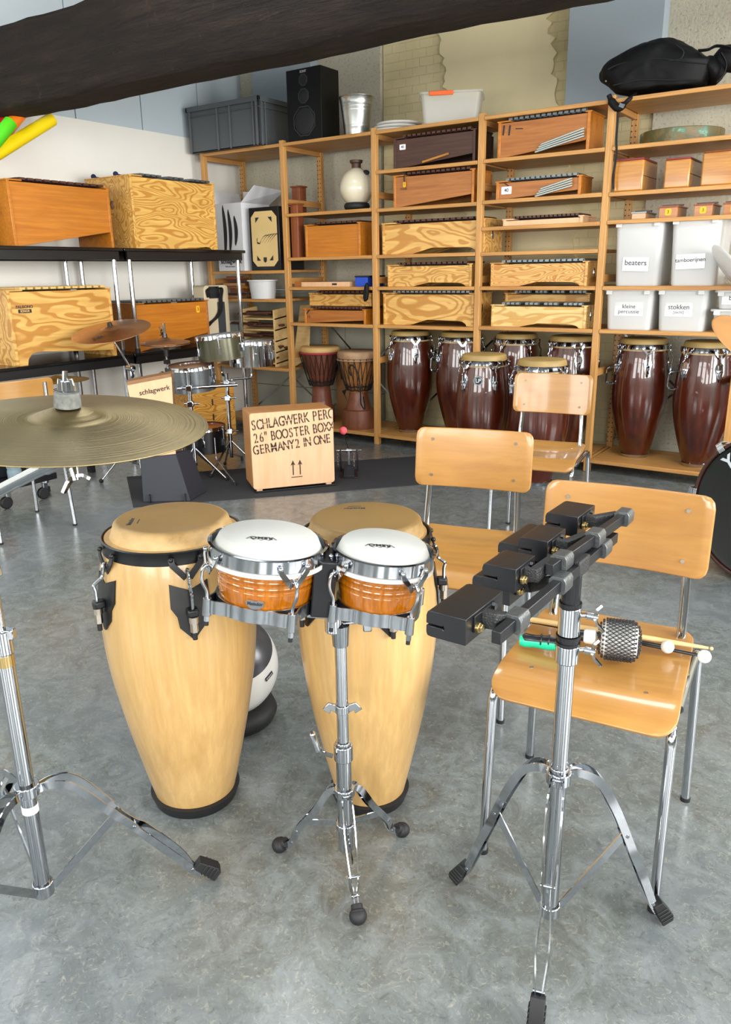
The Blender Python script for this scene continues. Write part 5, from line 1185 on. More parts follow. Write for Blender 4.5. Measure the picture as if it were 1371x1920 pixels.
c = at(386, 838, K+Vector((-.02, -.12, 0))); drum('black drum with orange open top standing low on thin legs', (c.x, c.y, .16), .135, .155, black, hm=plain('orange_inside', 'b9661c', .5), name='floor_tom', nl=6)
rk = thing('drum_rack', 'chrome two-post rack with clamps holding the small drums', 'drum rack', (0, 0, 0))
KA = K*.955; A = PV(361, 800, KA); Bq = at(430, 790, K*.99); A = Vector((A.x, A.y, 0)); Bq = Vector((Bq.x, Bq.y, 0))
for q, zt in ((A, .70), (Bq, .66)):
    bm = new(); cyl(bm, (*q.xy, .10), (*q.xy, zt), .013, seg=20); part('post', bm, chrome, rk)
    for z in (.28, .50, .60):
        bm = new(); box(bm, (q.x, q.y, z), (.04, .04, .035), RZ(YAW)); cyl(bm, (q.x-.04, q.y-.02, z), (q.x+.05, q.y+.03, z), .006); part('clamp', bm, chrome, rk, bevel=.004)
    for k in range(3):
        a_ = k*2*PI/3+.5; bm = new(); cyl(bm, (*q.xy, .22), (q.x+.20*math.cos(a_), q.y+.20*math.sin(a_), .015), .007); lg = part('leg', bm, chrome, rk); bm = new(); ball(bm, (q.x+.20*math.cos(a_), q.y+.20*math.sin(a_), .014), .013); part('rubber_foot', bm, blackm, lg)
bm = new(); cyl(bm, (A.x-.06, A.y-.05, .60), (Bq.x+.05, Bq.y+.04, .585), .011); part('cross_bar', bm, chrome, rk)
bm = new(); cyl(bm, (*A.xy, .30), (A.x-.18, A.y-.14, .29), .008); part('side_arm', bm, chrome, rk)
for (px, py, z) in ((417, 700, .64), (362, 735, .56), (472, 700, .62)):
    q = at(px, py); bm = new(); tube(bm, fillet([(*(A if px < 400 else Bq).xy, z), (q.x, q.y, z), (q.x, q.y, z+.07)], .03, 4), .008); part('tom_arm', bm, chrome, rk)
fq = PZ(441, 912); lf = at(412, 800, K+Vector((.0, -.12, 0)))
for a_, b_ in (((lf.x, lf.y, .33), (fq.x, fq.y, .008)),):
    l_ = thing('floor_tom_leg_stand', 'thin chrome leg frame carrying the low black drum', 'drum stand', (0, 0, 0))
    cc = at(386, 838, K+Vector((-.02, -.12, 0)))
    for k in range(3):
        a3 = math.atan2(fq.y-cc.y, fq.x-cc.x)+k*2*PI/3; e = Vector((math.cos(a3), math.sin(a3), 0)); r_ = math.hypot(fq.x-cc.x, fq.y-cc.y)
        bm = new(); tube(bm, fillet([Vector((cc.x, cc.y, .27))+e*.153, Vector((cc.x, cc.y, .13))+e*.153, Vector((cc.x, cc.y, .025))+e*r_, Vector((cc.x, cc.y, .006))+e*r_], .02, 4), .005, 8); lg = part('leg', bm, chrome, l_, ang=60)
        bm = new(); cyl(bm, Vector((cc.x, cc.y, .03))+e*(r_-.0), Vector((cc.x, cc.y, 0))+e*r_, .008, .011, 12); part('rubber_foot', bm, blackm, lg)
# thin cymbals on the rack's left
def small_cymbal(label, c, r, tl, mt, capm, hgt=.03):
    t = thing('cymbal', label, 'cymbal', c, 0, 'small cymbals of the drum set'); t.rotation_euler = tl
    bm = new(); lathe(bm, cymbal_prof(r, r*.24, .018, .018), 80, close=True); part('plate', bm, mt, t, ang=60)
    bm = new(); cyl(bm, (0, 0, .025), (0, 0, .025+hgt), .017, .014, 18); part('sleeve', bm, capm, t)
    return t
Kc = Vector((-4.08, 3.32, 0)); Kh = Vector((-3.92, 3.42, 0))
c = PV(209, 621, Kc); TCm = Vector((-RT.y, RT.x, 0)).normalized()*-1
s1 = small_cymbal('brown bronze cymbal with black sleeve, tilted, in front of the figured plywood instrument', c, .245, (Vector((0, 0, 1))+TCm*.24-RT*.085).normalized().to_track_quat('Z', 'Y').to_euler(), bronze2, satin)
lettering('Paiste', .045, ink, s1, T(.02, -.14, .0135) @ RZ(1.2), bold=.01)
c2 = PV(310, 642, Kh); small_cymbal('small hi-hat cymbal seen edge-on, left of the sparkle drums', c2, .155, (math.radians(2), math.radians(1), 0), bronze2, satin)
small_cymbal('lower hi-hat cymbal turned upside down under the small one', c2-Vector((0, 0, .012)), .155, (PI+math.radians(1), 0, 0), bronze2, satin, .05)
for c_, q_, nm in ((c, (245, 690), 'cymbal'), (c2, None, 'hi-hat')):
    t = thing('cymbal_stand', 'thin chrome stand under the %s' % ('tilted brown cymbal' if q_ else 'small hi-hat cymbals'), 'cymbal stand', (0, 0, 0), 0, 'small cymbal stands')
    if q_:
        j = PV(245, 690, Kc); bs_ = Vector((j.x, j.y, 0))
        bm = new(); tube(bm, fillet([c_+Vector((0, 0, .05)), c_+Vector((0, 0, -.03)), c_+Vector((.02, .0, -.07)), j+Vector((0, 0, -.0))], .01, 3), .006); part('tilt_arm', bm, chrome, t)
        bm = new(); cyl(bm, j-Vector((.03, 0, 0)), j+Vector((.03, 0, 0)), .018); box(bm, j-Vector((0, 0, .06)), (.03, .03, .09)); box(bm, j+Vector((.03, .03, -.085)), (.16, .025, .022), RZ(YAW)); part('joint', bm, chrome, t, bevel=.003)
        ztop = j.z-.02
    else:
        bs_ = Vector((c_.x, c_.y, 0)); ztop = c_.z+.07
        bm = new(); cyl(bm, (c_.x, c_.y, c_.z+.05), (c_.x, c_.y, c_.z+.12), .008); wingnut(bm, (c_.x-.01, c_.y, c_.z+.06), (-1, 0, .3), (0, 0, 1), 1.2); part('clutch', bm, chrome, t)
        bm = new(); box(bm, (c_.x, c_.y, c_.z-.12), (.03, .03, .03)); cyl(bm, (c_.x, c_.y, c_.z-.20), (c_.x, c_.y, c_.z-.16), .018); part('collar', bm, satin, t)
        bm = new(); torus(bm, (c_.x-.03, c_.y-.02, c_.z-.22), .03, .009, RXm(PI/2)); part('round_clamp', bm, chrome, t)
    bm = new(); cyl(bm, (bs_.x, bs_.y, .06), (bs_.x, bs_.y, ztop), .010 if q_ else .007); part('tube', bm, chrome, t)
    for k in range(3):
        a_ = k*2*PI/3+(.2 if q_ else 1.2); f_ = Vector((bs_.x+.27*math.cos(a_), bs_.y+.27*math.sin(a_), .015))
        bm = new(); cyl(bm, (bs_.x, bs_.y, .28), f_, .006); cyl(bm, (bs_.x, bs_.y, .08), f_.lerp(Vector((bs_.x, bs_.y, .28)), .5), .004); lg = part('leg', bm, chrome, t); bm = new(); ball(bm, f_, .014); part('rubber_foot', bm, blackm, lg)
# ---------------------------------------------------------------- left edge of the floor
p = PZ(85, 922); t = thing('keyboard_stand', 'thin grey folding stand with small black feet behind the large cymbal', 'stand', (0, 0, 0)); q = PZ(172, 885)
bm = new(); cyl(bm, (p.x, p.y, .02), (p.x, p.y, .62), .009); part('leg', bm, chrome2, t); bm = new(); cyl(bm, (p.x, p.y, 0), (p.x, p.y, .07), .013); box(bm, (p.x+.015, p.y, .02), (.04, .03, .035)); part('foot', bm, blackm, t)
tp = Vector((p.x-.10, p.y+.12, .42)); bm = new(); cyl(bm, (q.x, q.y, .02), tp, .009); part('leg', bm, chrome2, t); bm = new(); box(bm, (q.x, q.y, .025), (.05, .03, .05)); part('foot', bm, blackm, t)
bm = new(); cyl(bm, tp, (p.x, p.y, .60), .009); part('strut', bm, chrome2, t)
c = PV(143, 696, p); bm = new(); lathe(bm, cymbal_prof(.19, .045, .015, .015), 64, T(c.x-.12, c.y-.06, .735-.06), close=True); tag(part('cymbal', bm, bronze, ang=60), 'dark bronze cymbal half hidden behind the large one, beside the left chair back', 'cymbal')
bm = new(); cyl(bm, (c.x-.12, c.y-.06, .40), (c.x-.12, c.y-.06, .70), .006); cyl(bm, (c.x-.12, c.y-.06, .62), (p.x, p.y, .60), .006)
part('cymbal_rod', bm, chrome2, t)
tr = thing('amplifier_trolley', 'black equipment trolley with castors under the left chair', 'trolley', (0, 0, 0)); p = PZ(30, 940)
bm = new(); span(bm, (-4.44, 2.30, .11), (-4.14, 2.72, .15)); span(bm, (-4.43, 2.36, .15), (-4.29, 2.62, .24)); part('deck', bm, satin, tr, bevel=.006)
for (cx, cy) in ((-4.17, 2.42), (-4.17, 2.66), (-4.40, 2.42)):
    bm = new(); span(bm, (cx-.012, cy-.03, .04), (cx+.012, cy+.0, .11)); cyl(bm, (cx, cy-.01, .095), (cx, cy-.01, .115), .025); fk = part('castor_fork', bm, chrome2, tr, bevel=.004)
    bm = new(); cyl(bm, (cx-.014, cy-.03, .036), (cx+.014, cy-.03, .036), .036, seg=24); part('castor_wheel', bm, blackm, fk, bevel=.006)
bq = PV(30, 905, (-4.20, 2.5)); t = thing('water_bottle', 'clear bluish water bottle with a blue cap standing under the left chair', 'bottle', (bq.x, bq.y, .152))
bm = new(); lathe(bm, [(0, 0), (.036, 0), (.040, .006), (.040, .05), (.036, .06), (.041, .07), (.043, .10), (.040, .13), (.026, .158), (.014, .172), (.013, .182), (0, .182)], 32); part('body', bm, bottlem, t, ang=60)
bm = new(); cyl(bm, (0, 0, .180), (0, 0, .198), .015, seg=24); part('cap', bm, plain('blue_cap', '2a4fa8', .4), t, bevel=.002)
bm = new(); ball(bm, (-4.36, 2.50, .303), .062, u=28, v=20); tag(part('ball', bm, pinkball, ang=80), 'dusty pink rubber ball behind the water bottle', 'ball')
# ---------------------------------------------------------------- first bay (by the wall)
def carton(label, x, y, z, w_, d_, h_, flap=True):
    t = thing('carton', label, 'carton', (x, y, z), 0)
    bm = new(); span(bm, (0, 0, 0), (w_, d_, h_)); part('box_body', bm, cardboard, t, bevel=.002)
    for (a_, b_, c_, d2) in (((0, d_, h_), (w_, d_, h_), (w_+.01, d_+.05, h_+.10), (-.02, d_+.03, h_+.12)), ((w_, 0, h_), (w_, d_, h_), (w_+.14, d_+.03, h_+.10), (w_+.12, .03, h_+.12)), ((0, 0, h_), (0, d_, h_), (-.05, d_, h_+.10), (-.06, .02, h_+.10))):
        vs_ = [Vector(v) for v in (a_, b_, c_, d2)]; n_ = (vs_[1]-vs_[0]).cross(vs_[3]-vs_[0]).normalized()*.003
        bm = new(); hexa(bm, vs_, [v+n_ for v in vs_]); part('flap', bm, cardboard, t)
    return t
x0 = PY(410, 500, 4.93).x; zt = PY(415, 382, 4.93).z
t = carton('open white carton printed with three black arcs, beside the table end', x0, 4.935, 1.305, PY(458, 500, 4.93).x-x0, .34, zt-1.305)
Wc = PY(458, 500, 4.93).x-x0
for k, (cx, hh) in enumerate(((.30, .20), (.50, .165), (.72, .115))):
    bm = new(); pts_o = []; pts_i = []
    for i in range(15):
        a_ = -1+2*i/14; wv = .034*(1-a_*a_)**.6+.004; xx = Wc*cx+.030*(1-a_*a_); pts_o.append((xx, a_*hh)); pts_i.append((xx-wv, a_*hh))
    prism(bm, pts_i+pts_o[::-1], .0006, FRONT(0, -.0002, .31)); part('arc_print', bm, ink, t)
lettering('schlagwerk', .052, ink, t, FRONT(Wc*.5, -.001, .075), bold=.02); lettering('finest percussion', .016, ink, t, FRONT(Wc*.45, -.001, .035))
# black-sided box drum with plywood face
x0 = PY(471, 500, 4.96).x; x1 = PY(527, 500, 4.96).x; zt = PY(480, 389, 4.96).z
t = thing('box_drum', 'black-sided box drum with eight-cornered plywood face, right of the white carton', 'box drum', (x0, 4.965, 1.305)); Wc = .31; Hc = zt-1.305
bm = new(); span(bm, (0, 0, 0), (Wc, .30, Hc)); part('box_body', bm, satin, t, bevel=.004)
bm = new(); c_ = .045; x2, z2 = Wc-.022, Hc-.03
prism(bm, [(.022+c_, .03), (x2-c_, .03), (x2, .03+c_), (x2, z2-c_), (x2-c_, z2), (.022+c_, z2), (.022, z2-c_), (.022, .03+c_)], .004, FRONT(0, .0005, 0)); fc = part('playing_face', bm, plain('light_birch_face', 'd9bd82', .4, noise=.05, nscale=6), t, bevel=.001)
bm = new()
for sx, sz in ((1, 1), (1, -1), (-1, 1), (-1, -1)):
    mx, mz = Wc/2+sx*.085, Hc/2+sz*(Hc/2-.075); prism(bm, [(mx, mz), (mx-sx*.04, mz), (mx, mz-sz*.04)], .0006, FRONT(0, -.004, 0))
for k in range(5):
    o1 = [(Wc*.34+.026*k+.12*u, Hc*.45+.012*k+.055*math.sin(u*2.6-.3*k)*(1-.2*k*u)) for u in [i/10 for i in range(11)]]; o2 = [(x, z-.006+.005*abs(2*i/10-1)) for i, (x, z) in enumerate(o1)]
    prism(bm, o1+o2[::-1], .0006, FRONT(0, -.004, 0))
prism(bm, [(Wc*.24, Hc*.50), (Wc*.27, Hc*.53), (Wc*.26, Hc*.46), (Wc*.34, Hc*.44), (Wc*.40, Hc*.48), (Wc*.34, Hc*.42), (Wc*.25, Hc*.43)], .0006, FRONT(0, -.004, 0))
prism(bm, [(Wc*.5-.018, .10), (Wc*.5+.018, .10), (Wc*.5+.016, .07), (Wc*.5, .058), (Wc*.5-.016, .07)], .0006, FRONT(0, -.004, 0))
part('dark_print', bm, ink, fc)
# small things in the lower half of this bay
t = thing('plastic_tub', 'white plastic tub with a rim on the shelf left of the frame', 'tub', (-4.43, 5.0, 1.085))
bm = new(); lathe(bm, [(0, 0), (.09, 0), (.105, .14), (.10, .14), (.085, .006), (0, .006)], 36, Matrix.Diagonal((1.15, 1, 1, 1))); part('body', bm, milky, t)
bm = new(); torus(bm, (0, 0, .142), .112, .006, Matrix.Diagonal((1.15, 1, 1, 1))); part('rim', bm, white, t)
random.seed(3)
for k in range(7):
    bm = new(); s_ = (random.uniform(.12, .26), random.uniform(.05, .12), random.uniform(.015, .03)); box(bm, (0, 0, s_[2]/2), s_); o = part('wood_piece', bm, [brownc, xyd, tubew, boxw][k % 4], bevel=.003)
    o.location = (-4.78+.02*(k % 3), 5.05+.02*(k % 2), 1.087+.031*k*.8); o.rotation_euler.z = random.uniform(-.5, .5); tag(o, 'small brown offcut in the loose pile beside the white plastic tub', 'wood piece', 'brown offcuts by the tub')
t = thing('bar_rack', 'pale slotted wooden rack holding rows of dark instrument bars, behind the chrome snare drum', 'rack', (-4.70, 5.0, .535))
for x in (0, .36):
    bm = new(); hexa(bm, [(x, 0, 0), (x+.015, 0, 0), (x+.015, .26, 0), (x, .26, 0)] and [Vector(v) for v in ((x, 0, 0), (x+.015, 0, 0), (x+.015, .26, 0), (x, .26, 0))], [Vector(v) for v in ((x, .0, .46), (x+.015, .0, .46), (x+.015, .2, .48), (x, .2, .48))]); part('side_board', bm, plainply, t, bevel=.002)
for k in range(5):
    z = .04+.09*k; bm = new(); box(bm, (.19, .12, z), (.37, .24, .012), RXm(.12)); part('slotted_shelf', bm, plainply, t, bevel=.001)
k = 0
for lv in range(5):
    for j in range(4):
        bm = new(); L_ = random.uniform(.22, .34); box(bm, (0, 0, 0), (L_, .035, .016)); bmesh.ops.bevel(bm, geom=bm.edges[:], offset=.003, segments=1, affect='EDGES'); o = part('instrument_bar', bm, darkbar)
        o.location = (-4.70+.12+random.uniform(-.08, .14), 4.985+.045*j, .535+.04+.09*lv+.026+.012*((3-j) % 2)); o.rotation_euler = (.12, random.uniform(-.06, .06), random.uniform(-.3, .3)); tag(o, 'dark wooden instrument bar lying in the pale slotted rack', 'wooden bar', 'dark bars in the slotted rack')
t = thing('plastic_tub', 'grey plastic tub left of the slotted rack, partly behind the table leg', 'tub', (-4.86, 5.05, .535))
bm = new(); span(bm, (-.06, 0, 0), (.07, .25, .34)); part('body', bm, plain('light_grey_plastic', '9fa8a8', .4), t, bevel=.01); bm = new(); span(bm, (-.07, -.01, .34), (.08, .26, .36)); part('lid', bm, white, t, bevel=.004)
q0, q1, q2, q3 = PY(555, 571, 5.3), PY(580, 571, 5.3), PY(575, 675, 5.2), PY(533, 680, 5.2)
bm = new(); vv = [PY(563, 572, 5.32), PY(582, 571, 5.32), PY(578, 672, 5.05), PY(548, 690, 5.05)]; hexa(bm, vv, [v+Vector((0, .012, .004)) for v in vv]); tag(part('plywood_board', bm, plainply, bevel=.001), 'pale plywood board leaning behind the frame left of the rope-tuned drums', 'board')
"""end"""
# ---------------------------------------------------------------- things on top of the shelving
ST = 2.216
# grey crate
x0 = PY(358, 270, 4.90).x; x1 = PY(488, 262, 4.90).x; t = thing('storage_crate', 'large grey ribbed plastic crate on top of the shelving, at its left end', 'crate', (x0, 4.90, ST)); W_ = x1-x0; H_ = PY(480, 180, 4.9).z-ST; D_ = .52
bm = new(); span(bm, (.0, .0, .0), (W_, D_, .012)); 
for a_, b_ in (((0, 0, 0), (W_, .012, H_)), ((0, D_-.012, 0), (W_, D_, H_)), ((0, 0, 0), (.012, D_, H_)), ((W_-.012, 0, 0), (W_, D_, H_))): span(bm, a_, b_)
part('body', bm, greyplastic, t, bevel=.003)
bm = new()
for a_, b_ in (((-.018, -.018, H_-.035), (W_+.018, .0, H_)), ((-.018, D_, H_-.035), (W_+.018, D_+.018, H_)), ((-.018, -.018, H_-.035), (0, D_+.018, H_)), ((W_, -.018, H_-.035), (W_+.018, D_+.018, H_)), ((-.012, -.010, H_-.075), (W_+.012, 0, H_-.068)), ((W_, -.01, H_-.075), (W_+.010, D_, H_-.068))): span(bm, a_, b_)
part('rim', bm, greyplastic, t, bevel=.003)
for x in (.012, W_*.42, W_*.60, W_-.055, W_-.022):
    bm = new(); span(bm, (x-.006, -.014, .0), (x+.006, 0, H_-.03)); part('rib', bm, greyplastic, t, bevel=.002)
for y in (.02, .06, D_-.06, D_-.02):
    bm = new(); span(bm, (W_, y-.006, 0), (W_+.014, y+.006, H_-.03)); part('rib', bm, greyplastic, t, bevel=.002)
bm = new(); span(bm, (W_+.014, D_*.72, H_-.09), (W_+.022, D_*.86, H_-.05)); part('light_grip', bm, plain('light_grip', 'b8bcbd', .5), t, bevel=.002)
# loudspeaker
x0 = PY(541, 260, 4.96).x; x1 = PY(604, 250, 4.96).x; t = thing('loudspeaker', 'tall black three-way loudspeaker on top of the shelving', 'loudspeaker', (x0, 4.96, ST)); W_ = x1-x0; H_ = PY(570, 127, 4.96).z-ST
bm = new(); span(bm, (0, 0, 0), (W_, .22, H_)); part('cabinet', bm, spk, t, bevel=.003)
for fx, fz, r, oc in ((.5, .84, .038, 8), (.5, .62, .048, 8), (.5, .27, .098, 8)):
    bm = new(); n_ = 12; ro = r*1.1; o_ = [(W_*fx+ro*math.cos(PI/8+2*PI*i/8)*1.0, H_*fz+ro*math.sin(PI/8+2*PI*i/8)) for i in range(8)]
    i_ = [(W_*fx+(ro-.007)*math.cos(PI/8+2*PI*i/8), H_*fz+(ro-.007)*math.sin(PI/8+2*PI*i/8)) for i in range(8)]
    A_ = [bm.verts.new((x, -.003, z)) for x, z in o_]; B_ = [bm.verts.new((x, -.003, z)) for x, z in i_]; C_ = [bm.verts.new((x, .0, z)) for x, z in o_]; E_ = [bm.verts.new((x, .0, z)) for x, z in i_]
    for i in range(8): j = (i+1) % 8; bm.faces.new((A_[i], A_[j], B_[j], B_[i])); bm.faces.new((A_[i], A_[j], C_[j], C_[i])); bm.faces.new((B_[i], B_[j], E_[j], E_[i]))
    dr = part('driver_ring', bm, spkring, t)
    bm = new(); lathe(bm, [(r*.92, .0), (r*.85, .004), (r*.3, .0), (0, .002)][::-1], 32, FRONT(W_*fx, -.0005, H_*fz)); part('cone', bm, spkcone, dr, ang=60)
lettering('SONY', .022, plain('speaker_logo', 'b9b9b9', .5), t, FRONT(W_*.5, -.0008, H_*.955), bold=.02)
# bucket
p = PY(669, 243, 5.08); t = thing('metal_bucket', 'shiny galvanised metal bucket on top of the shelving', 'bucket', (p.x, 5.08, ST)); h_ = .255
bm = new(); pr = [(0, .004), (.088, .004), (.090, 0), (.094, .06), (.0965, .065), (.095, .07), (.106, .16), (.109, .165), (.1075, .172), (.110, .185), (.1125, .19), (.111, .195), (.122, h_-.004), (.126, h_), (.123, h_+.003), (.119, h_-.003), (.088, .012), (0, .012)]
lathe(bm, pr, 56); part('body', bm, steel, t, ang=50)
bm = new(); torus(bm, (0, 0, h_), .1245, .0035); part('rolled_rim', bm, steel, t, ang=80)
# white lids
p = PY(740, 233, 5.12)
for k in range(3):
    bm = new(); M = Matrix.Diagonal((1.05-.04*k, 1, 1, 1)); lathe(bm, [(0, .002), (.150, 0), (.162, .004), (.165, .010), (.150, .016), (.10, .017), (.09, .024), (0, .024)], 48, M); o = part('shallow_cover', bm, white, ang=50)
    o.location = (p.x+.02*k, 5.12, ST+.001+.0205*k); tag(o, ['lowest white plastic lid of the flat stack beside the bucket', 'middle white plastic lid of the flat stack', 'topmost white plastic lid of the stack, left of the clear box'][k], 'lid', 'white lids on the shelving')
def tub(label, x, y, z, w_, d_, h_, mt, taper=.93, lip=True, name='storage_box', rimm=None, hooks=True, group=None):
    t = thing(name, label, 'storage box', (x, y, z), 0, group); wb, db = w_*taper, d_*taper
    def loop(w, d, zz, r): return [Vector((px, py, zz)) for px, py in rrect(w, d, r, 5, w_/2, d_/2)]
    L_ = [loop(wb, db, 0, .03), loop(wb+.004, db+.004, .01, .03), loop(w_, d_, h_, .03), loop(w_-.006, d_-.006, h_, .028), loop(wb-.004, db-.004, .006, .028)]
    bm = new(); R_ = [[bm.verts.new(v) for v in l] for l in L_]; n_ = len(R_[0])
    for a_, b_ in zip(R_, R_[1:]):
        for i in range(n_): j = (i+1) % n_; bm.faces.new((a_[i], a_[j], b_[j], b_[i]))
    bm.faces.new(R_[0][::-1]); bm.faces.new(R_[-1]); part('body', bm, mt, t, ang=40)
    if lip:
        bm = new(); o_ = rrect(w_+.03, d_+.03, .035, 5, w_/2, d_/2); i_ = rrect(w_-.004, d_-.004, .028, 5, w_/2, d_/2); V_ = []
        for pts, zz in ((o_, h_-.008), (o_, h_+.004), (i_, h_+.004), (i_, h_-.008)): V_.append([bm.verts.new((px, py, zz)) for px, py in pts])
        V_.append(V_[0])
        for a_, b_ in zip(V_, V_[1:]):
            for i in range(n_): j = (i+1) % n_; bm.faces.new((a_[i], a_[j], b_[j], b_[i]))
        if hooks:
            for xx in (.02, w_-.04): span(bm, (xx-.012, -.017, h_-.028), (xx+.022, -.006, h_-.004))
        part('rim', bm, rimm or milky, t, bevel=.001)
    return t
def paperlabel(t, x, z, w_, h_, s, size, s2=None, size2=None, rot=0., y=-.002, tilt=0.):
    M = face_M((x, y, z), (math.cos(rot), 0, math.sin(rot)), (-math.sin(rot), -math.sin(tilt), math.cos(rot)))
    bm = new(); prism(bm, rrect(w_, h_, .001, 1), .0008, M); q = part('paper_label', bm, paper, t)
    dz = (h_*.16 if s2 else h_*.10)
    part('lettering', text_mesh(s, size, .0003, bold=.008), ink, q, M=M @ T(0, dz, .0012))
    if s2: part('lettering', text_mesh(s2, size2, .0003, bold=.006), ink, q, M=M @ T(0, -h_*.20, .0012))
x0 = PY(787, 225, 4.99).x; x1 = PY(845, 222, 4.99).x
t = tub('clear plastic storage box with an orange handle on top of the shelving', x0+.0, 5.0, ST, .40, .30, .20, clearp, .9, rimm=clearp, hooks=False)
t.rotation_euler.z = math.radians(24)
bm = new(); span(bm, (.06, -.024, .178), (.22, -.012, .205)); part('orange_handle', bm, orangep, t, bevel=.004)
# ---------------------------------------------------------------- bay 5 contents
def lx(px, py, Y): return PY(px, py, Y).x
x0, x1 = lx(1153, 525, F0), lx(1229, 525, F0)
t = tub('tall translucent tub labelled beaters, left one of the tall pair', x0-.02, F0, 1.177, x1-x0+.04, .36, PY(1150, 418, F0).z-1.177, milky, .88); paperlabel(t, .135, .125, .155, .078, 'beaters', .044, rot=-.03, y=.008, tilt=.05)
x0, x1 = lx(1257, 525, F0), lx(1336, 525, F0)
t = tub('tall translucent tub labelled tamboerijnen, right one of the tall pair', x0-.02, F0, 1.177, x1-x0+.04, .36, PY(1255, 412, F0).z-1.177, milky, .88); paperlabel(t, .12, .135, .16, .082, 'tamboerijnen', .031, rot=.03, y=.008, tilt=.05)
x0, x1 = lx(1138, 610, F0), lx(1214, 610, F0)
t = tub('low translucent tub labelled kleine percussie', x0-.02, F0, .917, x1-x0+.04, .34, PY(1130, 543, F0).z-.917, milky, .9); paperlabel(t, .145, .125, .17, .082, 'kleine', .034, 'percussie', .034, y=.008, tilt=.05)
x0, x1 = lx(1235, 610, F0), lx(1315, 610, F0)
t = tub('low translucent tub labelled stokken, with a stick poking out', x0-.02, F0, .917, x1-x0+.04, .34, PY(1235, 543, F0).z-.917, milky, .9); paperlabel(t, .125, .125, .155, .080, 'stokken', .038, '[zacht]', .022, y=.008, tilt=.05)
q = Vector((x0+.22, F0+.05, .917)); bm = new(); cyl(bm, q+Vector((0, 0, .10)), q+Vector((.02, 0, .262)), .006); tag(part('stick', bm, xyd), 'dark stick poking up out of the stokken tub', 'stick')
x0 = lx(1334, 608, F0)
tub('flat translucent tub, lower one of the stacked pair at the right edge', x0, F0, .917, .36, .30, .125, milky, .93)
t = tub('flat translucent tub labelled belletjes, upper one of the stacked pair', x0+.012, F0, 1.048, .36, .30, .10, milky, .93); paperlabel(t, .125, .055, .19, .058, 'belletjes', .036, y=.004)
a_ = PY(1332, 490, 4.9); q = [PY(1333, 462, 4.92), PY(1338, 462, 4.92), PY(1400, 540, 4.90), PY(1392, 545, 4.90)]
bm = new(); lathe(bm, [(0, 0), (.16, 0), (.175, .006), (.178, .014), (.17, .014), (.15, .01), (0, .012)], 40, T(0, 0, 0)); o = part('shallow_cover', bm, milky, ang=50); p = PY(1412, 492, 4.90); lu = (RT*math.cos(math.radians(52))-UP*math.sin(math.radians(52))).normalized(); lv = (FW*.93+RT*.36); lv = (lv-lu*lv.dot(lu)).normalized(); o.matrix_world = face_M(PY(1334, 463, 4.86)+lu*.178, lu, lv); tag(o, 'translucent lid leaning against the tamboerijnen tub at the right edge', 'lid')
# three polished boxes
for k, (a_, b_, yt, zt_, lab, red) in enumerate(((1151, 1205, 303, .175, 'polished wooden box with dark red top edge, leftmost, next to the strap', True), (1244, 1292, 301, .16, 'polished wooden box with dark red top edge, middle one of the three', True), (1313, 1378, 287, .21, 'larger polished wooden box without red edge, at the right edge of the photo', False))):
    x0, x1 = lx(a_, 340, F0), lx(b_, 340, F0); H_ = PY(a_, yt, F0).z-1.712
    t = thing('wooden_box', lab, 'wooden box', (x0, F0, 1.712), 0, 'polished wooden boxes')
    W_ = x1-x0; bm = new(); span(bm, (0, 0, 0), (W_, .30, H_)); part('body', bm, boxw, t, bevel=.010, seg=3)
    bm = new(); span(bm, (.004, .004, H_), (W_-.004, .296, H_+.010)) if red else span(bm, (0.002, .002, H_), (W_-.002, .298, H_+.006)); part('top_edge', bm, redlac if red else tubew, t, bevel=.002)
    bm = new(); span(bm, (W_, .01, H_*.48), (W_+.0008, .29, H_*.50)); part('seam', bm, ink, t)
for k, (a_, b_, yt, tg) in enumerate(((1185, 1211, 398, 0), (1236, 1270, 387, 1), (1301, 1335, 383, 1), (1356, 1395, 380, 1))):
    x0, x1 = lx(a_, 400, F0), lx(b_, 400, F0); H_ = PY(a_, yt, F0).z-1.556; t = thing('tone_box', ['tiny plain light wooden tone box, first and smallest on its shelf', 'small reddish tone box with yellow sticker, second on its shelf', 'small reddish tone box with yellow sticker, third on its shelf', 'small reddish tone box with yellow sticker, at the right edge'][k], 'tone box', (x0, F0, 1.556), 0, 'small tone boxes')
    W_ = x1-x0; bm = new(); span(bm, (0, 0, 0), (W_, .22, H_-.008)); part('body', bm, boxw if k == 0 else xyr, t, bevel=.002)
    bm = new(); span(bm, (-.004, -.003, H_-.008), (W_+.005, .225, H_)); part('metal_plate', bm, greybar if k == 0 else tubew, t)
    bm = new(); box(bm, (W_*.5, .10, H_+.008), (W_*1.15, .03, .008)); part('tone_bar', bm, darkbar, t)
    if tg: bm = new(); prism(bm, rrect(.034, .036, .007, 3), .0006, FRONT(W_*.5, -.0002, H_*.48)); q = part('yellow_sticker', bm, yellowtag, t); lettering('3', .026, ink, q, FRONT(W_*.5, -.0012, H_*.48))
# painted frame drum
x0, x1 = lx(1172, 260, 4.99), lx(1358, 240, 4.99); R_ = (x1-x0)/2*.86
bm = new(); lathe(bm, [(R_-.008, 0), (R_, 0), (R_, .068), (R_-.004, .071), (R_-.02, .072), (0, .072), (0, .066), (R_-.008, .066)], 72); o = part('frame_drum', bm, patterned, ang=50); o.location = ((x0+x1)/2, 4.96+R_, 1.964); tag(o, 'large flat frame drum painted with green and brown foliage, lying under the black bag', 'frame drum')
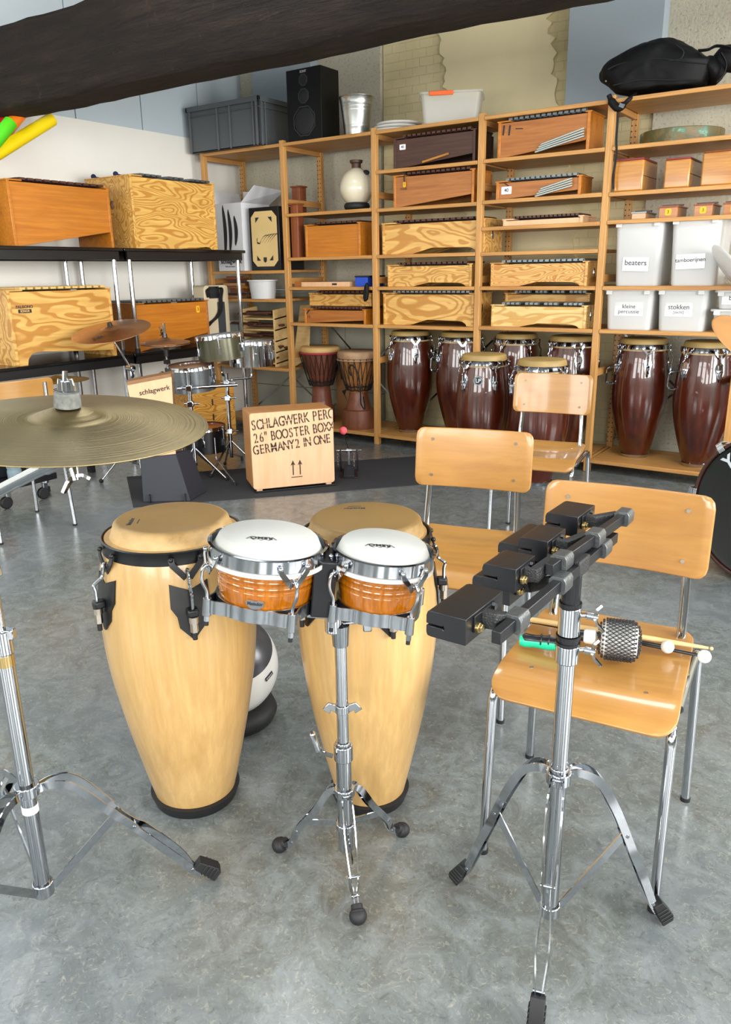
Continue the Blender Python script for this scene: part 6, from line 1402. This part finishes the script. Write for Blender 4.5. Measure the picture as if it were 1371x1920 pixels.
# ---------------------------------------------------------------- black instrument bag on the top board
t = thing('instrument_bag', 'plump black nylon instrument bag lying on top of the shelving, its strap hanging down', 'bag', (0, 0, 0))
YB = 5.12
out = [(1126, 140), (1140, 122), (1180, 96), (1215, 80), (1250, 75), (1275, 76), (1300, 90), (1335, 112), (1345, 118), (1330, 158), (1300, 166), (1240, 172), (1165, 180), (1140, 162), (1127, 152)]
P2 = [PY(x, y, YB) for x, y in out]; cxm = sum(p.x for p in P2)/len(P2); czm = sum(p.z for p in P2)/len(P2)
zmin = ST
sp = smooth_path([(p.x, 0, p.z) for p in P2], 3, closed=True); sp = [Vector((p.x, 0, max(p.z, ST))) for p in sp]
bm = new(); rings = []; NR = 12
for k in range(-NR, NR+1):
    f = k/NR; s_ = math.cos(f*PI/2)**.55 if abs(f) < 1 else 0.02; yy = YB+.17*math.sin(f*PI/2)
    rings.append([bm.verts.new((cxm+(p.x-cxm)*s_, yy, max(ST+.001, czm+.0+(p.z-czm)*s_ if p.z > czm else ST+(p.z-ST) if s_ > .5 else czm+(p.z-czm)*s_))) for p in sp])
for a_, b_ in zip(rings, rings[1:]):
    for i in range(len(sp)): j = (i+1) % len(sp); bm.faces.new((a_[i], a_[j], b_[j], b_[i]))
bm.faces.new(rings[0]); bm.faces.new(rings[-1][::-1])
bg_ = part('bag_body', bm, fabric, t, ang=80); sm = bg_.modifiers.new('sub', 'SUBSURF'); sm.levels = sm.render_levels = 1
tex = bpy.data.textures.new('folds', 'CLOUDS'); tex.noise_scale = .12; dm = bg_.modifiers.new('folds', 'DISPLACE'); dm.texture = tex; dm.strength = .035; dm.texture_coords = 'LOCAL'; dm.mid_level = .5
neck = [PY(1325, 140, YB-.03), PY(1345, 125, YB), PY(1362, 112, YB), PY(1395, 110, YB+.02)]
bm = new(); tube(bm, smooth_path(neck, 5), [.075, .078, .08, .078, .074, .066, .06, .058, .058, .06, .062, .064, .066, .066, .066, .06], 16); nk = part('bag_neck', bm, fabric, t, ang=80); dm = nk.modifiers.new('folds', 'DISPLACE'); dm.texture = tex; dm.strength = .03; dm.texture_coords = 'LOCAL'
for pts in ([(1310, 95), (1328, 93), (1345, 86), (1371, 90)], [(1352, 100), (1362, 120), (1358, 140), (1345, 155)]):
    bm = new(); bar(bm, smooth_path([PY(x, y, YB-.09) for x, y in pts], 4), (.3, -1, .2), .03, .004); part('handle_strap', bm, strapm, t)
yS = 4.925
pts = [PY(1142, 178, yS), PY(1148, 192, yS), PY(1160, 203, yS-.005), PY(1170, 196, yS), PY(1180, 186, yS), PY(1192, 177, 4.99)]
bm = new(); tube(bm, smooth_path(pts, 5), [.014]*4+[.022]*6+[.02]*6+[.012]*10, 10); part('shoulder_strap', bm, fabric, t, ang=70)
pts = [PY(1158, 200, yS-.005), PY(1159, 215, yS), PY(1156, 260, yS), PY(1156, 290, yS), PY(1150, 330, yS), PY(1150, 355, yS)]
bm = new(); bar(bm, smooth_path(pts, 5), (1, 0, 0), .012, .003); part('hanging_strap', bm, strapm, t)
bm = new(); q = PY(1166, 198, yS-.03); box(bm, q, (.03, .006, .02), RYm(.4)); part('buckle', bm, chrome2, t)
bm = new(); q = PY(1137, 152, YB-.11); ball(bm, q, .008, u=12, v=8); part('zip_pull', bm, chrome2, t)
for k_, ps_ in enumerate(([(1140, 130), (1170, 118), (1230, 110), (1290, 116), (1325, 120)], [(1268, 84), (1282, 96), (1276, 110), (1255, 114)], [(1150, 160), (1200, 150), (1260, 150), (1310, 150)])):
    bm = new(); tube(bm, smooth_path([PY(x, y, YB-.165) for x, y in ps_], 6), .004, 6); part('bag_seam', bm, strapm, t, ang=80)
# ---------------------------------------------------------------- bass drum and cymbal at the right edge
ctr = PV(1422, 960, CP+ray(1422, 960)*3.2); ctr = CP+ray(1422, 958)*3.2; ctr.z = .315; R_ = .302
nd = Vector((-.42, -.90, .04)).normalized()
M = Matrix.Translation(ctr) @ nd.to_track_quat('Z', 'Y').to_matrix().to_4x4()
up_ = Vector((0, 0, 1)); ri_ = up_.cross(nd).normalized(); up2 = nd.cross(ri_).normalized()
t = thing('bass_drum', 'black bass drum with dark wooden hoop and white lettering, cut by the right edge', 'bass drum', (0, 0, 0))
bm = new(); lathe(bm, [(R_-.014, -.38), (R_-.006, -.38), (R_-.006, -.02), (R_-.014, -.02)], 80, M, close=True); part('shell', bm, darkc, t)
bm = new(); lathe(bm, [(0, -.008), (R_-.03, -.008), (R_-.012, -.002), (R_-.006, -.012)], 80, M); hd = part('front_head', bm, plain('black_drumhead', '0f1211', .42), t, ang=50)
for z0_ in (-.03, -.40):
    bm = new(); lathe(bm, [(R_-.008, z0_), (R_+.006, z0_), (R_+.006, z0_+.04), (R_-.008, z0_+.04)], 80, M, close=True); part('wooden_hoop', bm, plain('dark_wood_hoop', '35190f', .35, coat=.4) if 'dark_wood_hoop' not in MATS else MATS['dark_wood_hoop'], t, bevel=.003)
for k in range(8):
    a_ = PI/2+.72+k*PI/4; e = ri_*math.cos(a_)+up2*math.sin(a_); q = ctr+e*(R_+.008)+nd*.0
    bm = new(); cyl(bm, q+e*.014-nd*.16, q+e*.014+nd*.015, .004, seg=10); bar(bm, [q-e*.022+nd*.014, q-e*.004+nd*.015, q+e*.018+nd*.013, q+e*.016-nd*.03], nd.cross(e), .03, .005); cl_ = part('tension_claw', bm, chrome, t, bevel=.001)
Mt = lambda u, v, rot: face_M(ctr+ri_*u+up2*v+nd*(-.001), ri_*math.cos(rot)+up2*math.sin(rot), up2*math.cos(rot)-ri_*math.sin(rot))
p1 = CP+ray(1364, 868)*1; # arc lettering, first letters show in the picture
word = 'YAMAHA'; r_ = .240
for k, ch in enumerate(word):
    a_ = math.radians(133-14.*k); lettering(ch, .075, whiteink, hd, Mt(r_*math.cos(a_), r_*math.sin(a_), a_-PI/2), bold=.035)
a_ = math.radians(207); lettering('Made in Japan', .012, whiteink, hd, Mt(.235*math.cos(a_), .235*math.sin(a_), a_+PI/2))
for k in (1,):
    q = ctr+ri_*k*R_*.93-nd*.2-up2*.05; bm = new(); cyl(bm, q, (q.x+ri_.x*k*.03-nd.x*.12, q.y+ri_.y*k*.03-nd.y*.12, .006), .006); part('spur', bm, chrome, t)
c = CP+ray(1405, 585)*3.0; n_ = (Vector((0, 0, 1))+RT*(-.55)-Vector((0, 0, 0))).normalized()
c = CP+ray(1462, 668)*2.9
M = Matrix.Translation(c) @ (Vector((0, 0, 1))*.86-RT*.42-FW*.10).normalized().to_track_quat('Z', 'Y').to_matrix().to_4x4()
"""cymbal right"""
lu = (RT*math.cos(math.radians(26))-UP*math.sin(math.radians(26))).normalized(); lv = FW*.75+UP*.62+RT*.3; lv = (lv-lu*lv.dot(lu)).normalized(); n_ = lu.cross(lv); n_ = n_ if n_.z > 0 else -n_; c = CP+ray(1335, 608)*2.9+lu*.2
M = Matrix.Translation(c) @ n_.to_track_quat('Z', 'Y').to_matrix().to_4x4()
bm = new(); lathe(bm, cymbal_prof(.20, .05, .015, .014), 80, close=True); o = part('cymbal', bm, plain('warm_dull_bronze', 'b98550', .5, .35, noise=.08, nscale=14), ang=60); o.matrix_world = M; tag(o, 'warm brown cymbal whose rim just enters the photo at the right edge', 'cymbal')
t = thing('cymbal_stand', 'chrome stand under the warm brown cymbal, outside the right edge', 'cymbal stand', (c.x+RT.x*.66, c.y+RT.y*.66, 0)); bm = new(); cyl(bm, (0, 0, .05), (0, 0, c.z-.06), .01); part('tube', bm, chrome, t)
bm = new(); tube(bm, [(0, 0, c.z-.07), (-RT.x*.66, -RT.y*.66, -.01+c.z), (-RT.x*.66+n_.x*.06, -RT.y*.66+n_.y*.06, c.z+n_.z*.06)], .006); part('boom_arm', bm, chrome, t)
for k in range(3):
    a_ = k*2*PI/3+.2; bm = new(); cyl(bm, (0, 0, .3), (.25*math.cos(a_), .25*math.sin(a_), .01), .008); part('leg', bm, chrome, t)
